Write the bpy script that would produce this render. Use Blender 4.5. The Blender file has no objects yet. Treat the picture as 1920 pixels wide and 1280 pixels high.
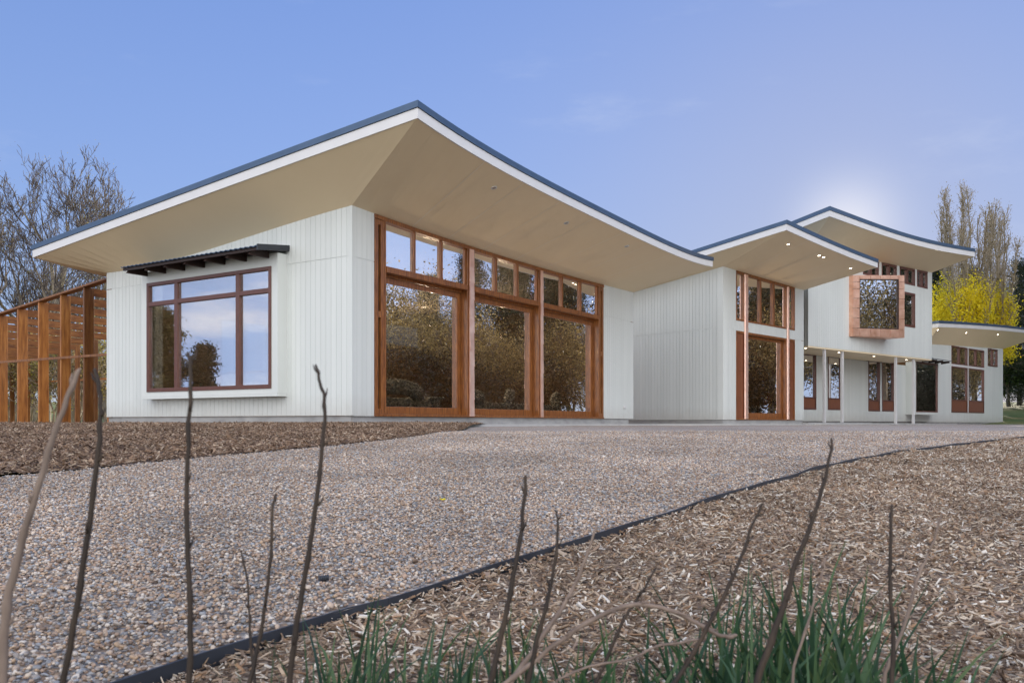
import bpy, bmesh, math, random
import numpy as np
from mathutils import Vector, Matrix, noise
random.seed(7); RNG=np.random.default_rng(7)
SC=bpy.context.scene; COL=SC.collection
rad=math.radians
# ------------------------------------------------------------------ camera geometry
F=1530.; HZ=793.; CX=960.      # focal length, horizon row and centre column (photograph pixels); camera stands at the origin, z=0 is its eye level
def at(u,Y): return ((u-CX)/F*Y,Y)
class PL:                       # a vertical wall plane: s along it, n out of it (to the viewer), z up
    def __init__(s,O,E):
        s.O=O; L=math.hypot(E[0]-O[0],E[1]-O[1]); s.L=L
        s.d=((E[0]-O[0])/L,(E[1]-O[1])/L); n=(s.d[1],-s.d[0])
        if n[0]*O[0]+n[1]*O[1]>0: n=(-n[0],-n[1])
        s.n=n
    def su(s,u,n=0):
        k=(u-CX)/F; ox=s.O[0]+n*s.n[0]; oy=s.O[1]+n*s.n[1]
        t=(k*oy-ox)/(s.d[0]-k*s.d[1]); return t,oy+t*s.d[1]
    def S(s,u,n=0): return s.su(u,n)[0]
    def sz(s,u,v,n=0):
        t,Y=s.su(u,n); return t,(HZ-v)/F*Y
    def Z(s,u,v,n=0): return s.sz(u,v,n)[1]
    def W(s,t,n,z): return Vector((s.O[0]+t*s.d[0]+n*s.n[0],s.O[1]+t*s.d[1]+n*s.n[1],z))
def sm(a,b,x):
    t=min(1,max(0,(x-a)/(b-a))); return t*t*(3-2*t)
def ground(x,y):
    t=min(1.1,max(0,(13-y)/11.5)); g=-0.07-0.43*t**1.3
    if y>46: g+=min(2.3,(y-46)*0.062)
    return g
def px_ground(u,v):             # point of the sloping ground seen at a pixel
    lo,hi=0.5,70
    for _ in range(60):
        m=(lo+hi)/2
        if (HZ-v)/F*m>ground(0,m): hi=m   # ray above ground -> nearer? (ray drops linearly, ground rises)
        else: lo=m
        if False: break
    # robust scan instead of bisection
    prev=None
    for i in range(40,6000):
        y=i*0.01; dlt=(HZ-v)/F*y-ground(0,y)
        if dlt<=0: return ((u-CX)/F*y,y)
    return ((u-CX)/F*60,60)
# ------------------------------------------------------------------ mesh helpers
class MB:
    def __init__(s): s.v=[]; s.f=[]; s.m=[]
    def add(s,vs,fs,m=0):
        o=len(s.v); s.v+= [tuple(p) for p in vs]; s.f+=[tuple(i+o for i in f) for f in fs]; s.m+=[m]*len(fs)
    def hexa(s,p,m=0):          # 8 points: bottom ring 0-3, top ring 4-7
        s.add(p,[(0,3,2,1),(4,5,6,7),(0,1,5,4),(1,2,6,5),(2,3,7,6),(3,0,4,7)],m)
    def wall(s,P,s0,s1,n0,n1,z0,z1,z0b=None,z1b=None,m=0):
        if z0b is None: z0b=z0
        if z1b is None: z1b=z1
        s.hexa([P.W(s0,n0,z0),P.W(s1,n0,z0b),P.W(s1,n1,z0b),P.W(s0,n1,z0),P.W(s0,n0,z1),P.W(s1,n0,z1b),P.W(s1,n1,z1b),P.W(s0,n1,z1)],m)
    def box(s,c,sz,rz=0,m=0):
        R=Matrix.Rotation(rz,3,'Z'); x,y,z=[k/2 for k in sz]; C=Vector(c)
        s.hexa([C+R@Vector(q) for q in [(-x,-y,-z),(x,-y,-z),(x,y,-z),(-x,y,-z),(-x,-y,z),(x,-y,z),(x,y,z),(-x,y,z)]],m)
    def quad(s,a,b,c,d,m=0): s.add([a,b,c,d],[(0,1,2,3)],m)
    def tube(s,pts,rs,k=8,m=0,cap=True):
        n=len(pts); base=len(s.v); pts=[Vector(p) for p in pts]
        up=None
        for i,p in enumerate(pts):
            t=(pts[min(i+1,n-1)]-pts[max(i-1,0)])
            if t.length<1e-9: t=Vector((0,0,1))
            t.normalize()
            if up is None: up=t.orthogonal().normalized()
            up=(up-t*up.dot(t))
            if up.length<1e-6: up=t.orthogonal()
            up.normalize(); w=t.cross(up)
            for j in range(k):
                a=2*math.pi*j/k; s.v.append(tuple(p+(up*math.cos(a)+w*math.sin(a))*rs[i]))
        for i in range(n-1):
            for j in range(k):
                s.f.append((base+i*k+j,base+i*k+(j+1)%k,base+(i+1)*k+(j+1)%k,base+(i+1)*k+j)); s.m.append(m)
        if cap:
            s.f.append(tuple(base+j for j in range(k))[::-1]); s.m.append(m)
            s.f.append(tuple(base+(n-1)*k+j for j in range(k))); s.m.append(m)
    def lathe(s,c,prof,k=24,m=0,axis=None):
        b=len(s.v); C=Vector(c)
        for r,z in prof:
            for j in range(k):
                a=2*math.pi*j/k; s.v.append(tuple(C+Vector((r*math.cos(a),r*math.sin(a),z))))
        for i in range(len(prof)-1):
            for j in range(k):
                s.f.append((b+i*k+j,b+i*k+(j+1)%k,b+(i+1)*k+(j+1)%k,b+(i+1)*k+j)); s.m.append(m)
        s.f.append(tuple(b+j for j in range(k))[::-1]); s.m.append(m)
        s.f.append(tuple(b+(len(prof)-1)*k+j for j in range(k))); s.m.append(m)
    def blob(s,c,r,p=2.5,rz=0,k=14,m=0):      # superellipsoid cushion
        b=len(s.v); R=Matrix.Rotation(rz,3,'Z') if not isinstance(rz,Matrix) else rz; C=Vector(c)
        e=2/p; sg=lambda x:math.copysign(abs(x)**e,x)
        for i in range(k+1):
            ph=-math.pi/2+math.pi*i/k
            for j in range(2*k):
                th=math.pi*j/k
                q=Vector((r[0]*sg(math.cos(ph))*sg(math.cos(th)),r[1]*sg(math.cos(ph))*sg(math.sin(th)),r[2]*sg(math.sin(ph))))
                s.v.append(tuple(C+R@q))
        for i in range(k):
            for j in range(2*k):
                s.f.append((b+i*2*k+j,b+i*2*k+(j+1)%(2*k),b+(i+1)*2*k+(j+1)%(2*k),b+(i+1)*2*k+j)); s.m.append(m)
    def build(s,name,mats,parent=None,smooth=False,label=None,bevel=0):
        return make(name,s.v,s.f,mats,parent,smooth,label,s.m,bevel)
def wloc(o):
    v=Vector((0,0,0))
    while o is not None: v+=o.location; o=o.parent
    return v
def make(name,v,f,mats,parent=None,smooth=False,label=None,mi=None,bevel=0):
    me=bpy.data.meshes.new(name); off=wloc(parent)
    if parent is not None: v=[(p[0]-off.x,p[1]-off.y,p[2]-off.z) for p in v]
    me.from_pydata(v,[],f); me.update()
    if not isinstance(mats,(list,tuple)): mats=[mats]
    for m in mats: me.materials.append(m)
    if mi is not None and len(mats)>1: me.polygons.foreach_set('material_index',mi)
    if smooth: me.polygons.foreach_set('use_smooth',[True]*len(me.polygons))
    o=bpy.data.objects.new(name,me); COL.objects.link(o)
    if parent is not None: o.parent=parent
    if label: o['label']=label
    if bevel:
        b=o.modifiers.new('bevel','BEVEL'); b.width=bevel; b.segments=2; b.limit_method='ANGLE'
    return o
def np_quads(name,V,mat,parent=None,smooth=False):   # V: (n,4,3) quads, built fast
    n=len(V); off=np.array(wloc(parent)) if parent is not None else np.zeros(3)
    me=bpy.data.meshes.new(name); me.vertices.add(n*4); me.loops.add(n*4); me.polygons.add(n)
    me.vertices.foreach_set('co',(V.reshape(-1,3)-off).astype(np.float32).ravel())
    me.loops.foreach_set('vertex_index',np.arange(n*4,dtype=np.int32))
    me.polygons.foreach_set('loop_start',np.arange(0,n*4,4,dtype=np.int32))
    me.polygons.foreach_set('loop_total',np.full(n,4,dtype=np.int32))
    me.update(calc_edges=True); me.validate()
    me.materials.append(mat); o=bpy.data.objects.new(name,me); COL.objects.link(o)
    if parent is not None: o.parent=parent
    return o
def thing(name,label,cat,loc=(0,0,0),group=None):
    o=bpy.data.objects.new(name,None); COL.objects.link(o); o.location=loc; o.empty_display_size=.2
    o['label']=label; o['category']=cat
    if group: o['group']=group
    return o
def tag(o,label,cat,group=None,kind=None):
    if label: o['label']=label
    if cat: o['category']=cat
    if group: o['group']=group
    if kind: o['kind']=kind
    return o
def dup(root,loc,label=None,rz=0,sc=1,group=None):
    r=root.copy(); COL.objects.link(r); r.location=loc; r.rotation_euler=(0,0,rz); r.scale=(sc,)*3
    if label: r['label']=label
    if group: r['group']=group
    for ch in list(root.children):
        c=ch.copy(); COL.objects.link(c); c.parent=r
        for g in ch.children:
            d=g.copy(); COL.objects.link(d); d.parent=c
    return r
# ------------------------------------------------------------------ materials
def newmat(name):
    m=bpy.data.materials.new(name); m.use_nodes=True; nt=m.node_tree
    for n in list(nt.nodes): nt.nodes.remove(n)
    return m,nt,nt.nodes.new('ShaderNodeOutputMaterial')
def N(nt,t,**k):
    n=nt.nodes.new(t)
    for a,b in k.items():
        if a.startswith('i_'): n.inputs[a[2:].replace('_',' ')].default_value=b
        else: setattr(n,a,b)
    return n
def ramp(nt,cols,interp='LINEAR'):
    r=nt.nodes.new('ShaderNodeValToRGB'); e=r.color_ramp; e.interpolation=interp
    while len(e.elements)<len(cols): e.elements.new(0.5)
    for q,(p,c) in zip(e.elements,cols): q.position=p; q.color=(*c,1)
    return r
def noisy(name,cols,scale=6,rough=.6,stretch=(1,1,1),bump=.0,bscale=40,detail=6,metal=0,spec=.5,coat=0,dist=0.01,rough2=None):
    m,nt,out=newmat(name); b=N(nt,'ShaderNodeBsdfPrincipled'); L=nt.links.new
    tc=N(nt,'ShaderNodeTexCoord'); mp=N(nt,'ShaderNodeMapping'); mp.inputs['Scale'].default_value=stretch
    L(tc.outputs['Object'],mp.inputs[0])
    nz=N(nt,'ShaderNodeTexNoise',i_Scale=scale,i_Detail=detail,i_Roughness=.6); L(mp.outputs[0],nz.inputs['Vector'])
    k=len(cols); r=ramp(nt,[(.28+.44*i/max(1,k-1),c) for i,c in enumerate(cols)]); L(nz.outputs[0],r.inputs[0]); L(r.outputs[0],b.inputs['Base Color'])
    b.inputs['Roughness'].default_value=rough; b.inputs['Metallic'].default_value=metal; b.inputs['Specular IOR Level'].default_value=spec
    b.inputs['Coat Weight'].default_value=coat; b.inputs['Coat Roughness'].default_value=.2
    if rough2 is not None:
        mr=N(nt,'ShaderNodeMapRange'); mr.inputs[3].default_value=rough; mr.inputs[4].default_value=rough2; L(nz.outputs[0],mr.inputs[0]); L(mr.outputs[0],b.inputs['Roughness'])
    if bump:
        n2=N(nt,'ShaderNodeTexNoise',i_Scale=bscale,i_Detail=4); L(mp.outputs[0],n2.inputs['Vector'])
        bp=N(nt,'ShaderNodeBump',i_Strength=bump,i_Distance=dist); L(n2.outputs[0],bp.inputs['Height']); L(bp.outputs[0],b.inputs['Normal'])
    L(b.outputs[0],out.inputs[0]); return m
def glassmat(name,base,tint,k=.6,warp=.004):
    m,nt,out=newmat(name); L=nt.links.new
    g=N(nt,'ShaderNodeBsdfGlossy'); g.inputs['Roughness'].default_value=0.0; g.inputs['Color'].default_value=(.96,.97,1,1)
    t=N(nt,'ShaderNodeBsdfTransparent'); t.inputs['Color'].default_value=(*tint,1)
    fr=N(nt,'ShaderNodeFresnel',i_IOR=1.5); mr=N(nt,'ShaderNodeMapRange'); mr.inputs[3].default_value=base; mr.inputs[4].default_value=base+k
    L(fr.outputs[0],mr.inputs[0]); mx=N(nt,'ShaderNodeMixShader'); L(mr.outputs[0],mx.inputs[0]); L(t.outputs[0],mx.inputs[1]); L(g.outputs[0],mx.inputs[2])
    tc=N(nt,'ShaderNodeTexCoord'); nz=N(nt,'ShaderNodeTexNoise',i_Scale=1.3,i_Detail=1); L(tc.outputs['Object'],nz.inputs['Vector'])
    bp=N(nt,'ShaderNodeBump',i_Strength=.35,i_Distance=warp); L(nz.outputs[0],bp.inputs['Height']); L(bp.outputs[0],g.inputs['Normal'])
    L(mx.outputs[0],out.inputs[0]); return m
def leafmat(name,cols,trans=.4,rough=.5):
    m,nt,out=newmat(name); L=nt.links.new
    ge=N(nt,'ShaderNodeNewGeometry'); r=ramp(nt,[(i/max(1,len(cols)-1),c) for i,c in enumerate(cols)]); L(ge.outputs['Random Per Island'],r.inputs[0])
    d=N(nt,'ShaderNodeBsdfPrincipled'); d.inputs['Roughness'].default_value=rough; d.inputs['Specular IOR Level'].default_value=.3; L(r.outputs[0],d.inputs['Base Color'])
    t=N(nt,'ShaderNodeBsdfTranslucent'); L(r.outputs[0],t.inputs[0])
    mx=N(nt,'ShaderNodeMixShader'); mx.inputs[0].default_value=trans; L(d.outputs[0],mx.inputs[1]); L(t.outputs[0],mx.inputs[2]); L(mx.outputs[0],out.inputs[0]); return m
def instmat(name,cols,rough=.7,nscale=60):   # colour varies from piece to piece
    m,nt,out=newmat(name); L=nt.links.new
    a=N(nt,'ShaderNodeAttribute',attribute_name='rnd',attribute_type='INSTANCER'); k=len(cols)
    r=ramp(nt,[((i+.0)/k,c) for i,c in enumerate(cols)],'CONSTANT'); L(a.outputs['Fac'],r.inputs[0])
    nz=N(nt,'ShaderNodeTexNoise',i_Scale=nscale,i_Detail=3); tc=N(nt,'ShaderNodeTexCoord'); L(tc.outputs['Object'],nz.inputs['Vector'])
    mr=N(nt,'ShaderNodeMapRange'); mr.inputs[3].default_value=.65; mr.inputs[4].default_value=1.3; L(nz.outputs[0],mr.inputs[0])
    gp_=N(nt,'ShaderNodeNewGeometry'); n3=N(nt,'ShaderNodeTexNoise',i_Scale=.9,i_Detail=5,i_Roughness=.65); L(gp_.outputs['Position'],n3.inputs['Vector']); m3=N(nt,'ShaderNodeMapRange'); m3.inputs[1].default_value=.3; m3.inputs[2].default_value=.7; m3.inputs[3].default_value=.72; m3.inputs[4].default_value=1.2; L(n3.outputs[0],m3.inputs[0])
    mm=N(nt,'ShaderNodeMath',operation='MULTIPLY'); L(mr.outputs[0],mm.inputs[0]); L(m3.outputs[0],mm.inputs[1]); mr=mm
    mu=N(nt,'ShaderNodeMix',data_type='RGBA',blend_type='MULTIPLY'); mu.inputs[0].default_value=1; L(r.outputs[0],mu.inputs[6]); L(mr.outputs[0],mu.inputs[7])
    b=N(nt,'ShaderNodeBsdfPrincipled'); b.inputs['Roughness'].default_value=rough; b.inputs['Specular IOR Level'].default_value=.35
    L(mu.outputs[2],b.inputs['Base Color']); L(b.outputs[0],out.inputs[0]); return m
def bedmat(name,cols,scale,aniso=(1,1,1),bump=.6,dist=.012,big=.25):   # ground of small loose pieces
    m,nt,out=newmat(name); L=nt.links.new; tc=N(nt,'ShaderNodeTexCoord'); mp=N(nt,'ShaderNodeMapping'); mp.inputs['Scale'].default_value=aniso
    nzw=N(nt,'ShaderNodeTexNoise',i_Scale=scale*.4,i_Detail=2); L(tc.outputs['Object'],nzw.inputs['Vector'])
    ad=N(nt,'ShaderNodeMix',data_type='VECTOR'); ad.inputs[0].default_value=.03; L(tc.outputs['Object'],ad.inputs[4]); L(nzw.outputs['Color'],ad.inputs[5])
    L(ad.outputs[1],mp.inputs[0])
    vo=N(nt,'ShaderNodeTexVoronoi',i_Scale=scale); vo.feature='F1'; L(mp.outputs[0],vo.inputs['Vector'])
    sp=N(nt,'ShaderNodeSeparateColor'); L(vo.outputs['Color'],sp.inputs[0])
    r=ramp(nt,[(i/len(cols),c) for i,c in enumerate(cols)],'CONSTANT'); L(sp.outputs[0],r.inputs[0])
    nz=N(nt,'ShaderNodeTexNoise',i_Scale=big,i_Detail=5); L(tc.outputs['Object'],nz.inputs['Vector'])
    mr=N(nt,'ShaderNodeMapRange'); mr.inputs[1].default_value=.3; mr.inputs[2].default_value=.7; mr.inputs[3].default_value=.78; mr.inputs[4].default_value=1.18; L(nz.outputs[0],mr.inputs[0])
    mu=N(nt,'ShaderNodeMix',data_type='RGBA',blend_type='MULTIPLY'); mu.inputs[0].default_value=1; L(r.outputs[0],mu.inputs[6]); L(mr.outputs[0],mu.inputs[7])
    b=N(nt,'ShaderNodeBsdfPrincipled'); b.inputs['Roughness'].default_value=.8; b.inputs['Specular IOR Level'].default_value=.25; L(mu.outputs[2],b.inputs['Base Color'])
    bp=N(nt,'ShaderNodeBump',i_Strength=bump,i_Distance=dist); bp.invert=True; L(vo.outputs['Distance'],bp.inputs['Height']); L(bp.outputs[0],b.inputs['Normal'])
    L(b.outputs[0],out.inputs[0]); return m
def emit(name,c,s):
    m,nt,out=newmat(name); e=N(nt,'ShaderNodeEmission'); e.inputs[0].default_value=(*c,1); e.inputs[1].default_value=s; nt.links.new(e.outputs[0],out.inputs[0]); return m
M={}
M['clad']=noisy('painted_cladding',[(.66,.69,.665),(.71,.735,.71)],scale=1.2,rough=.45,bump=.05,bscale=120,dist=.002,stretch=(1,1,.25))
def cladmat():
    m,nt,out=newmat('painted_cladding'); L=nt.links.new; b=N(nt,'ShaderNodeBsdfPrincipled'); b.inputs['Roughness'].default_value=.45
    tc=N(nt,'ShaderNodeTexCoord'); ge=N(nt,'ShaderNodeNewGeometry'); r=ramp(nt,[(0,(.665,.695,.672)),(1,(.70,.728,.703))]); L(ge.outputs['Random Per Island'],r.inputs[0])
    mp=N(nt,'ShaderNodeMapping'); mp.inputs['Scale'].default_value=(1,1,.22); L(ge.outputs['Position'],mp.inputs[0]); nz=N(nt,'ShaderNodeTexNoise',i_Scale=2.2,i_Detail=6,i_Roughness=.6); L(mp.outputs[0],nz.inputs['Vector'])
    sp=N(nt,'ShaderNodeSeparateXYZ'); L(ge.outputs['Position'],sp.inputs[0]); n2=N(nt,'ShaderNodeTexNoise',i_Scale=3.5,i_Detail=7,i_Roughness=.7); L(ge.outputs['Position'],n2.inputs['Vector'])
    ma=N(nt,'ShaderNodeMath',operation='MULTIPLY_ADD'); ma.inputs[1].default_value=-.55; L(n2.outputs[0],ma.inputs[0]); L(sp.outputs['Z'],ma.inputs[2])   # height minus noise
    d=N(nt,'ShaderNodeMapRange'); d.inputs[1].default_value=.28; d.inputs[2].default_value=-.2; d.inputs[3].default_value=0; d.inputs[4].default_value=.34; L(ma.outputs[0],d.inputs[0])
    mv=N(nt,'ShaderNodeMapRange'); mv.inputs[1].default_value=.3; mv.inputs[2].default_value=.7; mv.inputs[3].default_value=.965; mv.inputs[4].default_value=1.02; L(nz.outputs[0],mv.inputs[0])
    mu=N(nt,'ShaderNodeMix',data_type='RGBA',blend_type='MULTIPLY'); mu.inputs[0].default_value=1; L(r.outputs[0],mu.inputs[6]); L(mv.outputs[0],mu.inputs[7])
    mx=N(nt,'ShaderNodeMix',data_type='RGBA'); L(d.outputs[0],mx.inputs[0]); L(mu.outputs[2],mx.inputs[6]); mx.inputs[7].default_value=(.42,.37,.31,1); L(mx.outputs[2],b.inputs['Base Color'])
    bp=N(nt,'ShaderNodeBump',i_Strength=.06,i_Distance=.003); n4=N(nt,'ShaderNodeTexNoise',i_Scale=90,i_Detail=3); L(ge.outputs['Position'],n4.inputs['Vector']); L(n4.outputs[0],bp.inputs['Height']); L(bp.outputs[0],b.inputs['Normal'])
    L(b.outputs[0],out.inputs[0]); return m
M['clad']=cladmat()
M['trimw']=noisy('white_trim_paint',[(.66,.65,.65),(.71,.70,.70)],scale=3,rough=.4)
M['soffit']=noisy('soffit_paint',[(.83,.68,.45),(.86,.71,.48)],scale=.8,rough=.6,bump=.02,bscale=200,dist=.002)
M['seam']=noisy('soffit_joint',[(.88,.80,.66),(.90,.82,.68)],scale=3,rough=.6)
M['metal']=noisy('blue_grey_steel',[(.055,.095,.16),(.075,.12,.195)],scale=2,rough=.38,metal=.35,spec=.5)
M['timber']=noisy('oiled_hardwood',[(.085,.026,.007),(.23,.078,.018),(.42,.165,.038)],scale=7,rough=.38,stretch=(6,6,.5),bump=.1,bscale=14,coat=.25,dist=.002)
M['timberR']=noisy('red_brown_window_timber',[(.09,.032,.02),(.15,.052,.032)],scale=9,rough=.42,stretch=(3,3,1),coat=.15)
M['panel']=noisy('cedar_panel',[(.15,.045,.018),(.24,.078,.03)],scale=6,rough=.45,stretch=(7,7,.5),coat=.1)
M['darkw']=noisy('dark_stained_timber',[(.022,.010,.007),(.045,.02,.013)],scale=8,rough=.55)
M['pergr']=noisy('pergola_rafter_hardwood',[(.11,.036,.010),(.23,.085,.019),(.33,.14,.034)],scale=3.2,rough=.5,stretch=(1,1,5),bump=.15,bscale=9,dist=.004)
M['pergw']=noisy('pergola_hardwood',[(.16,.052,.012),(.33,.125,.026),(.46,.20,.05)],scale=3.2,rough=.5,stretch=(5,5,.55),bump=.15,bscale=9,dist=.004,coat=.1)
_nt=M['pergw'].node_tree; _b=[n for n in _nt.nodes if n.type=='BSDF_PRINCIPLED'][0]; _src=_b.inputs['Base Color'].links[0].from_socket
_oi=_nt.nodes.new('ShaderNodeObjectInfo'); _mr=_nt.nodes.new('ShaderNodeMapRange'); _mr.inputs[3].default_value=.45; _mr.inputs[4].default_value=1.25; _nt.links.new(_oi.outputs['Random'],_mr.inputs[0])
_mu=_nt.nodes.new('ShaderNodeMix'); _mu.data_type='RGBA'; _mu.blend_type='MULTIPLY'; _mu.inputs[0].default_value=1; _nt.links.new(_src,_mu.inputs[6]); _nt.links.new(_mr.outputs[0],_mu.inputs[7]); _nt.links.new(_mu.outputs[2],_b.inputs['Base Color'])
M['copper']=noisy('beaten_copper',[(.88,.52,.40),(.98,.74,.63)],scale=3,rough=.34,metal=.75,bump=.6,bscale=7,dist=.02,rough2=.55)
M['copperb']=noisy('copper_sheet_cladding',[(.70,.36,.235),(.93,.60,.45)],scale=2.6,rough=.33,metal=.82,bump=.25,bscale=3,dist=.012,rough2=.5)
M['concrete']=noisy('plinth_concrete',[(.27,.265,.26),(.36,.355,.35),(.44,.435,.42)],scale=2.2,rough=.75,bump=.2,bscale=40,stretch=(1,1,2.5),dist=.004)
M['slab']=noisy('slab_concrete',[(.42,.42,.415),(.52,.515,.50)],scale=3,rough=.8,bump=.15,bscale=60,dist=.003)
M['slabg']=noisy('pale_green_kerb',[(.42,.49,.45),(.50,.56,.52)],scale=3,rough=.8,bump=.15,bscale=60,dist=.003)
M['glassA']=glassmat('clear_glazing',.40,(.8,.8,.8),.45,.003)
M['glassB']=glassmat('dark_glazing',.24,(.86,.83,.78),.55,.004)
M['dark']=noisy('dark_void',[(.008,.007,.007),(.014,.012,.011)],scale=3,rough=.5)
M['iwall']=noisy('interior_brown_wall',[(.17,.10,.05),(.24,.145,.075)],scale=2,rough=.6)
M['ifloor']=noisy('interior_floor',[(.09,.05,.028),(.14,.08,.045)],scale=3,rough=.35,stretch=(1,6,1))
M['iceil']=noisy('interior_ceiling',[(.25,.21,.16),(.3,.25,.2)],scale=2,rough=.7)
M['fabric']=noisy('grey_boucle_fabric',[(.36,.345,.325),(.48,.465,.44)],scale=30,rough=.95,bump=.6,bscale=90,dist=.006)
M['linen']=noisy('pale_linen',[(.56,.54,.50),(.66,.64,.60)],scale=25,rough=.95,bump=.4,bscale=80,dist=.004)
M['white']=noisy('white_lacquer',[(.62,.64,.64),(.68,.70,.70)],scale=3,rough=.35)
M['edge']=noisy('black_plastic',[(.018,.021,.028),(.035,.04,.052)],scale=6,rough=.45,bump=.2,bscale=30,dist=.004)
M['lamp']=emit('lit_lamp',(1,.83,.6),9)
M['lampin']=emit('lit_ceiling_lamp',(1,.83,.6),3.5)
M['lampoff']=noisy('unlit_lamp_lens',[(.30,.27,.24),(.36,.32,.28)],scale=3,rough=.3)
M['bark']=noisy('grey_brown_bark',[(.10,.085,.07),(.20,.165,.125),(.32,.27,.19)],scale=2.5,rough=.9,stretch=(2,2,.6),bump=.6,bscale=9,dist=.03)
M['twig']=noisy('dark_twigs',[(.06,.048,.045),(.115,.09,.078)],scale=2,rough=.9)
M['ptwig']=noisy('pale_twigs',[(.24,.19,.13),(.36,.29,.19)],scale=2,rough=.9)
M['ptwigd']=noisy('poplar_twigs',[(.25,.205,.15),(.38,.32,.235)],scale=2,rough=.9)
M['pbark']=noisy('poplar_bark',[(.14,.11,.07),(.24,.19,.11)],scale=2.5,rough=.9,bump=.4,bscale=9,dist=.03)
M['stem']=noisy('dark_dry_stem',[(.014,.009,.007),(.032,.02,.013),(.065,.042,.025)],scale=22,rough=.75,stretch=(3,3,.7),bump=.4,bscale=60,dist=.002)
M['stemp']=noisy('pale_dry_stem',[(.12,.085,.068),(.20,.145,.115),(.30,.22,.17)],scale=18,rough=.75,stretch=(3,3,.7),bump=.3,bscale=60,dist=.002)
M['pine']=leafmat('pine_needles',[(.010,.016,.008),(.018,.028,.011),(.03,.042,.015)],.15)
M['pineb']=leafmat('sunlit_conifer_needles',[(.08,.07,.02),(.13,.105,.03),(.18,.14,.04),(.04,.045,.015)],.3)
M['yellow']=leafmat('yellow_spring_leaves',[(.74,.58,.02),(.88,.76,.04),(.94,.84,.07),(.80,.63,.02)],.62)
M['bud']=leafmat('small_olive_buds',[(.10,.085,.03),(.16,.13,.05),(.24,.20,.06)],.4)
M['bush']=leafmat('yellow_green_leaves',[(.24,.23,.05),(.36,.33,.08),(.48,.42,.11),(.18,.18,.05)],.5)
M['gold']=leafmat('golden_leaves',[(.17,.115,.038),(.28,.195,.065),(.50,.37,.14),(.07,.05,.02),(.11,.08,.03)],.35)
M['hedge']=leafmat('dark_hedge_leaves',[(.010,.011,.005),(.016,.017,.006),(.022,.02,.008),(.035,.03,.010)],.2)
M['green']=leafmat('green_garden_leaves',[(.03,.06,.015),(.06,.10,.022),(.09,.14,.03)],.35)
M['grass']=leafmat('green_strap_leaves',[(.025,.055,.032),(.038,.085,.042),(.058,.12,.052),(.10,.15,.055)],.25,.4)
M['pebble']=instmat('river_pebbles',[(.49,.375,.29),(.37,.265,.195),(.61,.50,.395),(.25,.25,.26),(.45,.315,.21),(.38,.33,.29),(.62,.55,.48),(.22,.155,.115),(.42,.29,.21),(.33,.335,.35)],.65,40)
M['chip']=instmat('bark_chips',[(.34,.24,.16),(.23,.155,.10),(.46,.35,.25),(.14,.09,.06),(.57,.47,.36),(.33,.20,.115),(.40,.30,.22),(.19,.13,.09),(.66,.60,.52),(.29,.205,.15)],.85,30)
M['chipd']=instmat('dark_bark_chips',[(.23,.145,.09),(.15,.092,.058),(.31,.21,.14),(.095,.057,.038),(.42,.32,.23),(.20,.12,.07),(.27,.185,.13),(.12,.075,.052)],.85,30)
M['gravel']=bedmat('gravel_ground',[(.31,.255,.215),(.25,.19,.15),(.41,.35,.30),(.21,.205,.215),(.34,.24,.165),(.29,.26,.235),(.45,.405,.365)],62)  # darker than the pebbles: shade of the gaps put into the colour
M['mulch']=bedmat('mulch_ground',[(.22,.15,.10),(.15,.10,.065),(.30,.22,.155),(.10,.065,.045),(.40,.32,.24)],60,(1,1.8,1))
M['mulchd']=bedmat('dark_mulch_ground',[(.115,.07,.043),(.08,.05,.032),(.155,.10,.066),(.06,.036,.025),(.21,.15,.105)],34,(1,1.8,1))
M['lawn']=noisy('lawn_grass',[(.20,.15,.055),(.10,.12,.028),(.06,.10,.018),(.075,.115,.022)],scale=.22,rough=.95,bump=.5,bscale=12,dist=.06,detail=10)
# ------------------------------------------------------------------ world, sun
SUN_AZ,SUN_EL=rad(22.3),rad(12.5)
w=bpy.data.worlds.new('World'); SC.world=w; w.use_nodes=True; nt=w.node_tree
for n in list(nt.nodes): nt.nodes.remove(n)
L=nt.links.new; out=N(nt,'ShaderNodeOutputWorld'); bg=N(nt,'ShaderNodeBackground'); bg.inputs[1].default_value=.10; L(bg.outputs[0],out.inputs[0])
sky=N(nt,'ShaderNodeTexSky',sky_type='NISHITA'); sky.sun_disc=False; sky.sun_elevation=SUN_EL; sky.sun_rotation=SUN_AZ; sky.altitude=600; sky.air_density=1.0; sky.dust_density=.6; sky.ozone_density=2.2
tint=N(nt,'ShaderNodeMix',data_type='RGBA',blend_type='MULTIPLY'); tint.inputs[0].default_value=1; tint.inputs[7].default_value=(1.60,1.72,2.42,1); 
bwn_=N(nt,'ShaderNodeRGBToBW'); L(sky.outputs[0],bwn_.inputs[0]); dv=N(nt,'ShaderNodeMath',operation='DIVIDE'); dv.inputs[1].default_value=2.0; L(bwn_.outputs[0],dv.inputs[0])
ad_=N(nt,'ShaderNodeMath',operation='ADD'); ad_.inputs[1].default_value=1.0; L(dv.outputs[0],ad_.inputs[0]); iv_=N(nt,'ShaderNodeMath',operation='DIVIDE'); iv_.inputs[0].default_value=1.0; L(ad_.outputs[0],iv_.inputs[1])
vs_=N(nt,'ShaderNodeVectorMath',operation='SCALE'); L(sky.outputs[0],vs_.inputs[0]); L(iv_.outputs[0],vs_.inputs['Scale']); L(vs_.outputs[0],tint.inputs[6])
tc=N(nt,'ShaderNodeTexCoord'); sep=N(nt,'ShaderNodeSeparateXYZ'); L(tc.outputs['Generated'],sep.inputs[0])
mp=N(nt,'ShaderNodeMapping'); mp.inputs['Scale'].default_value=(1.5,1.5,5.5); L(tc.outputs['Generated'],mp.inputs[0])
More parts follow.
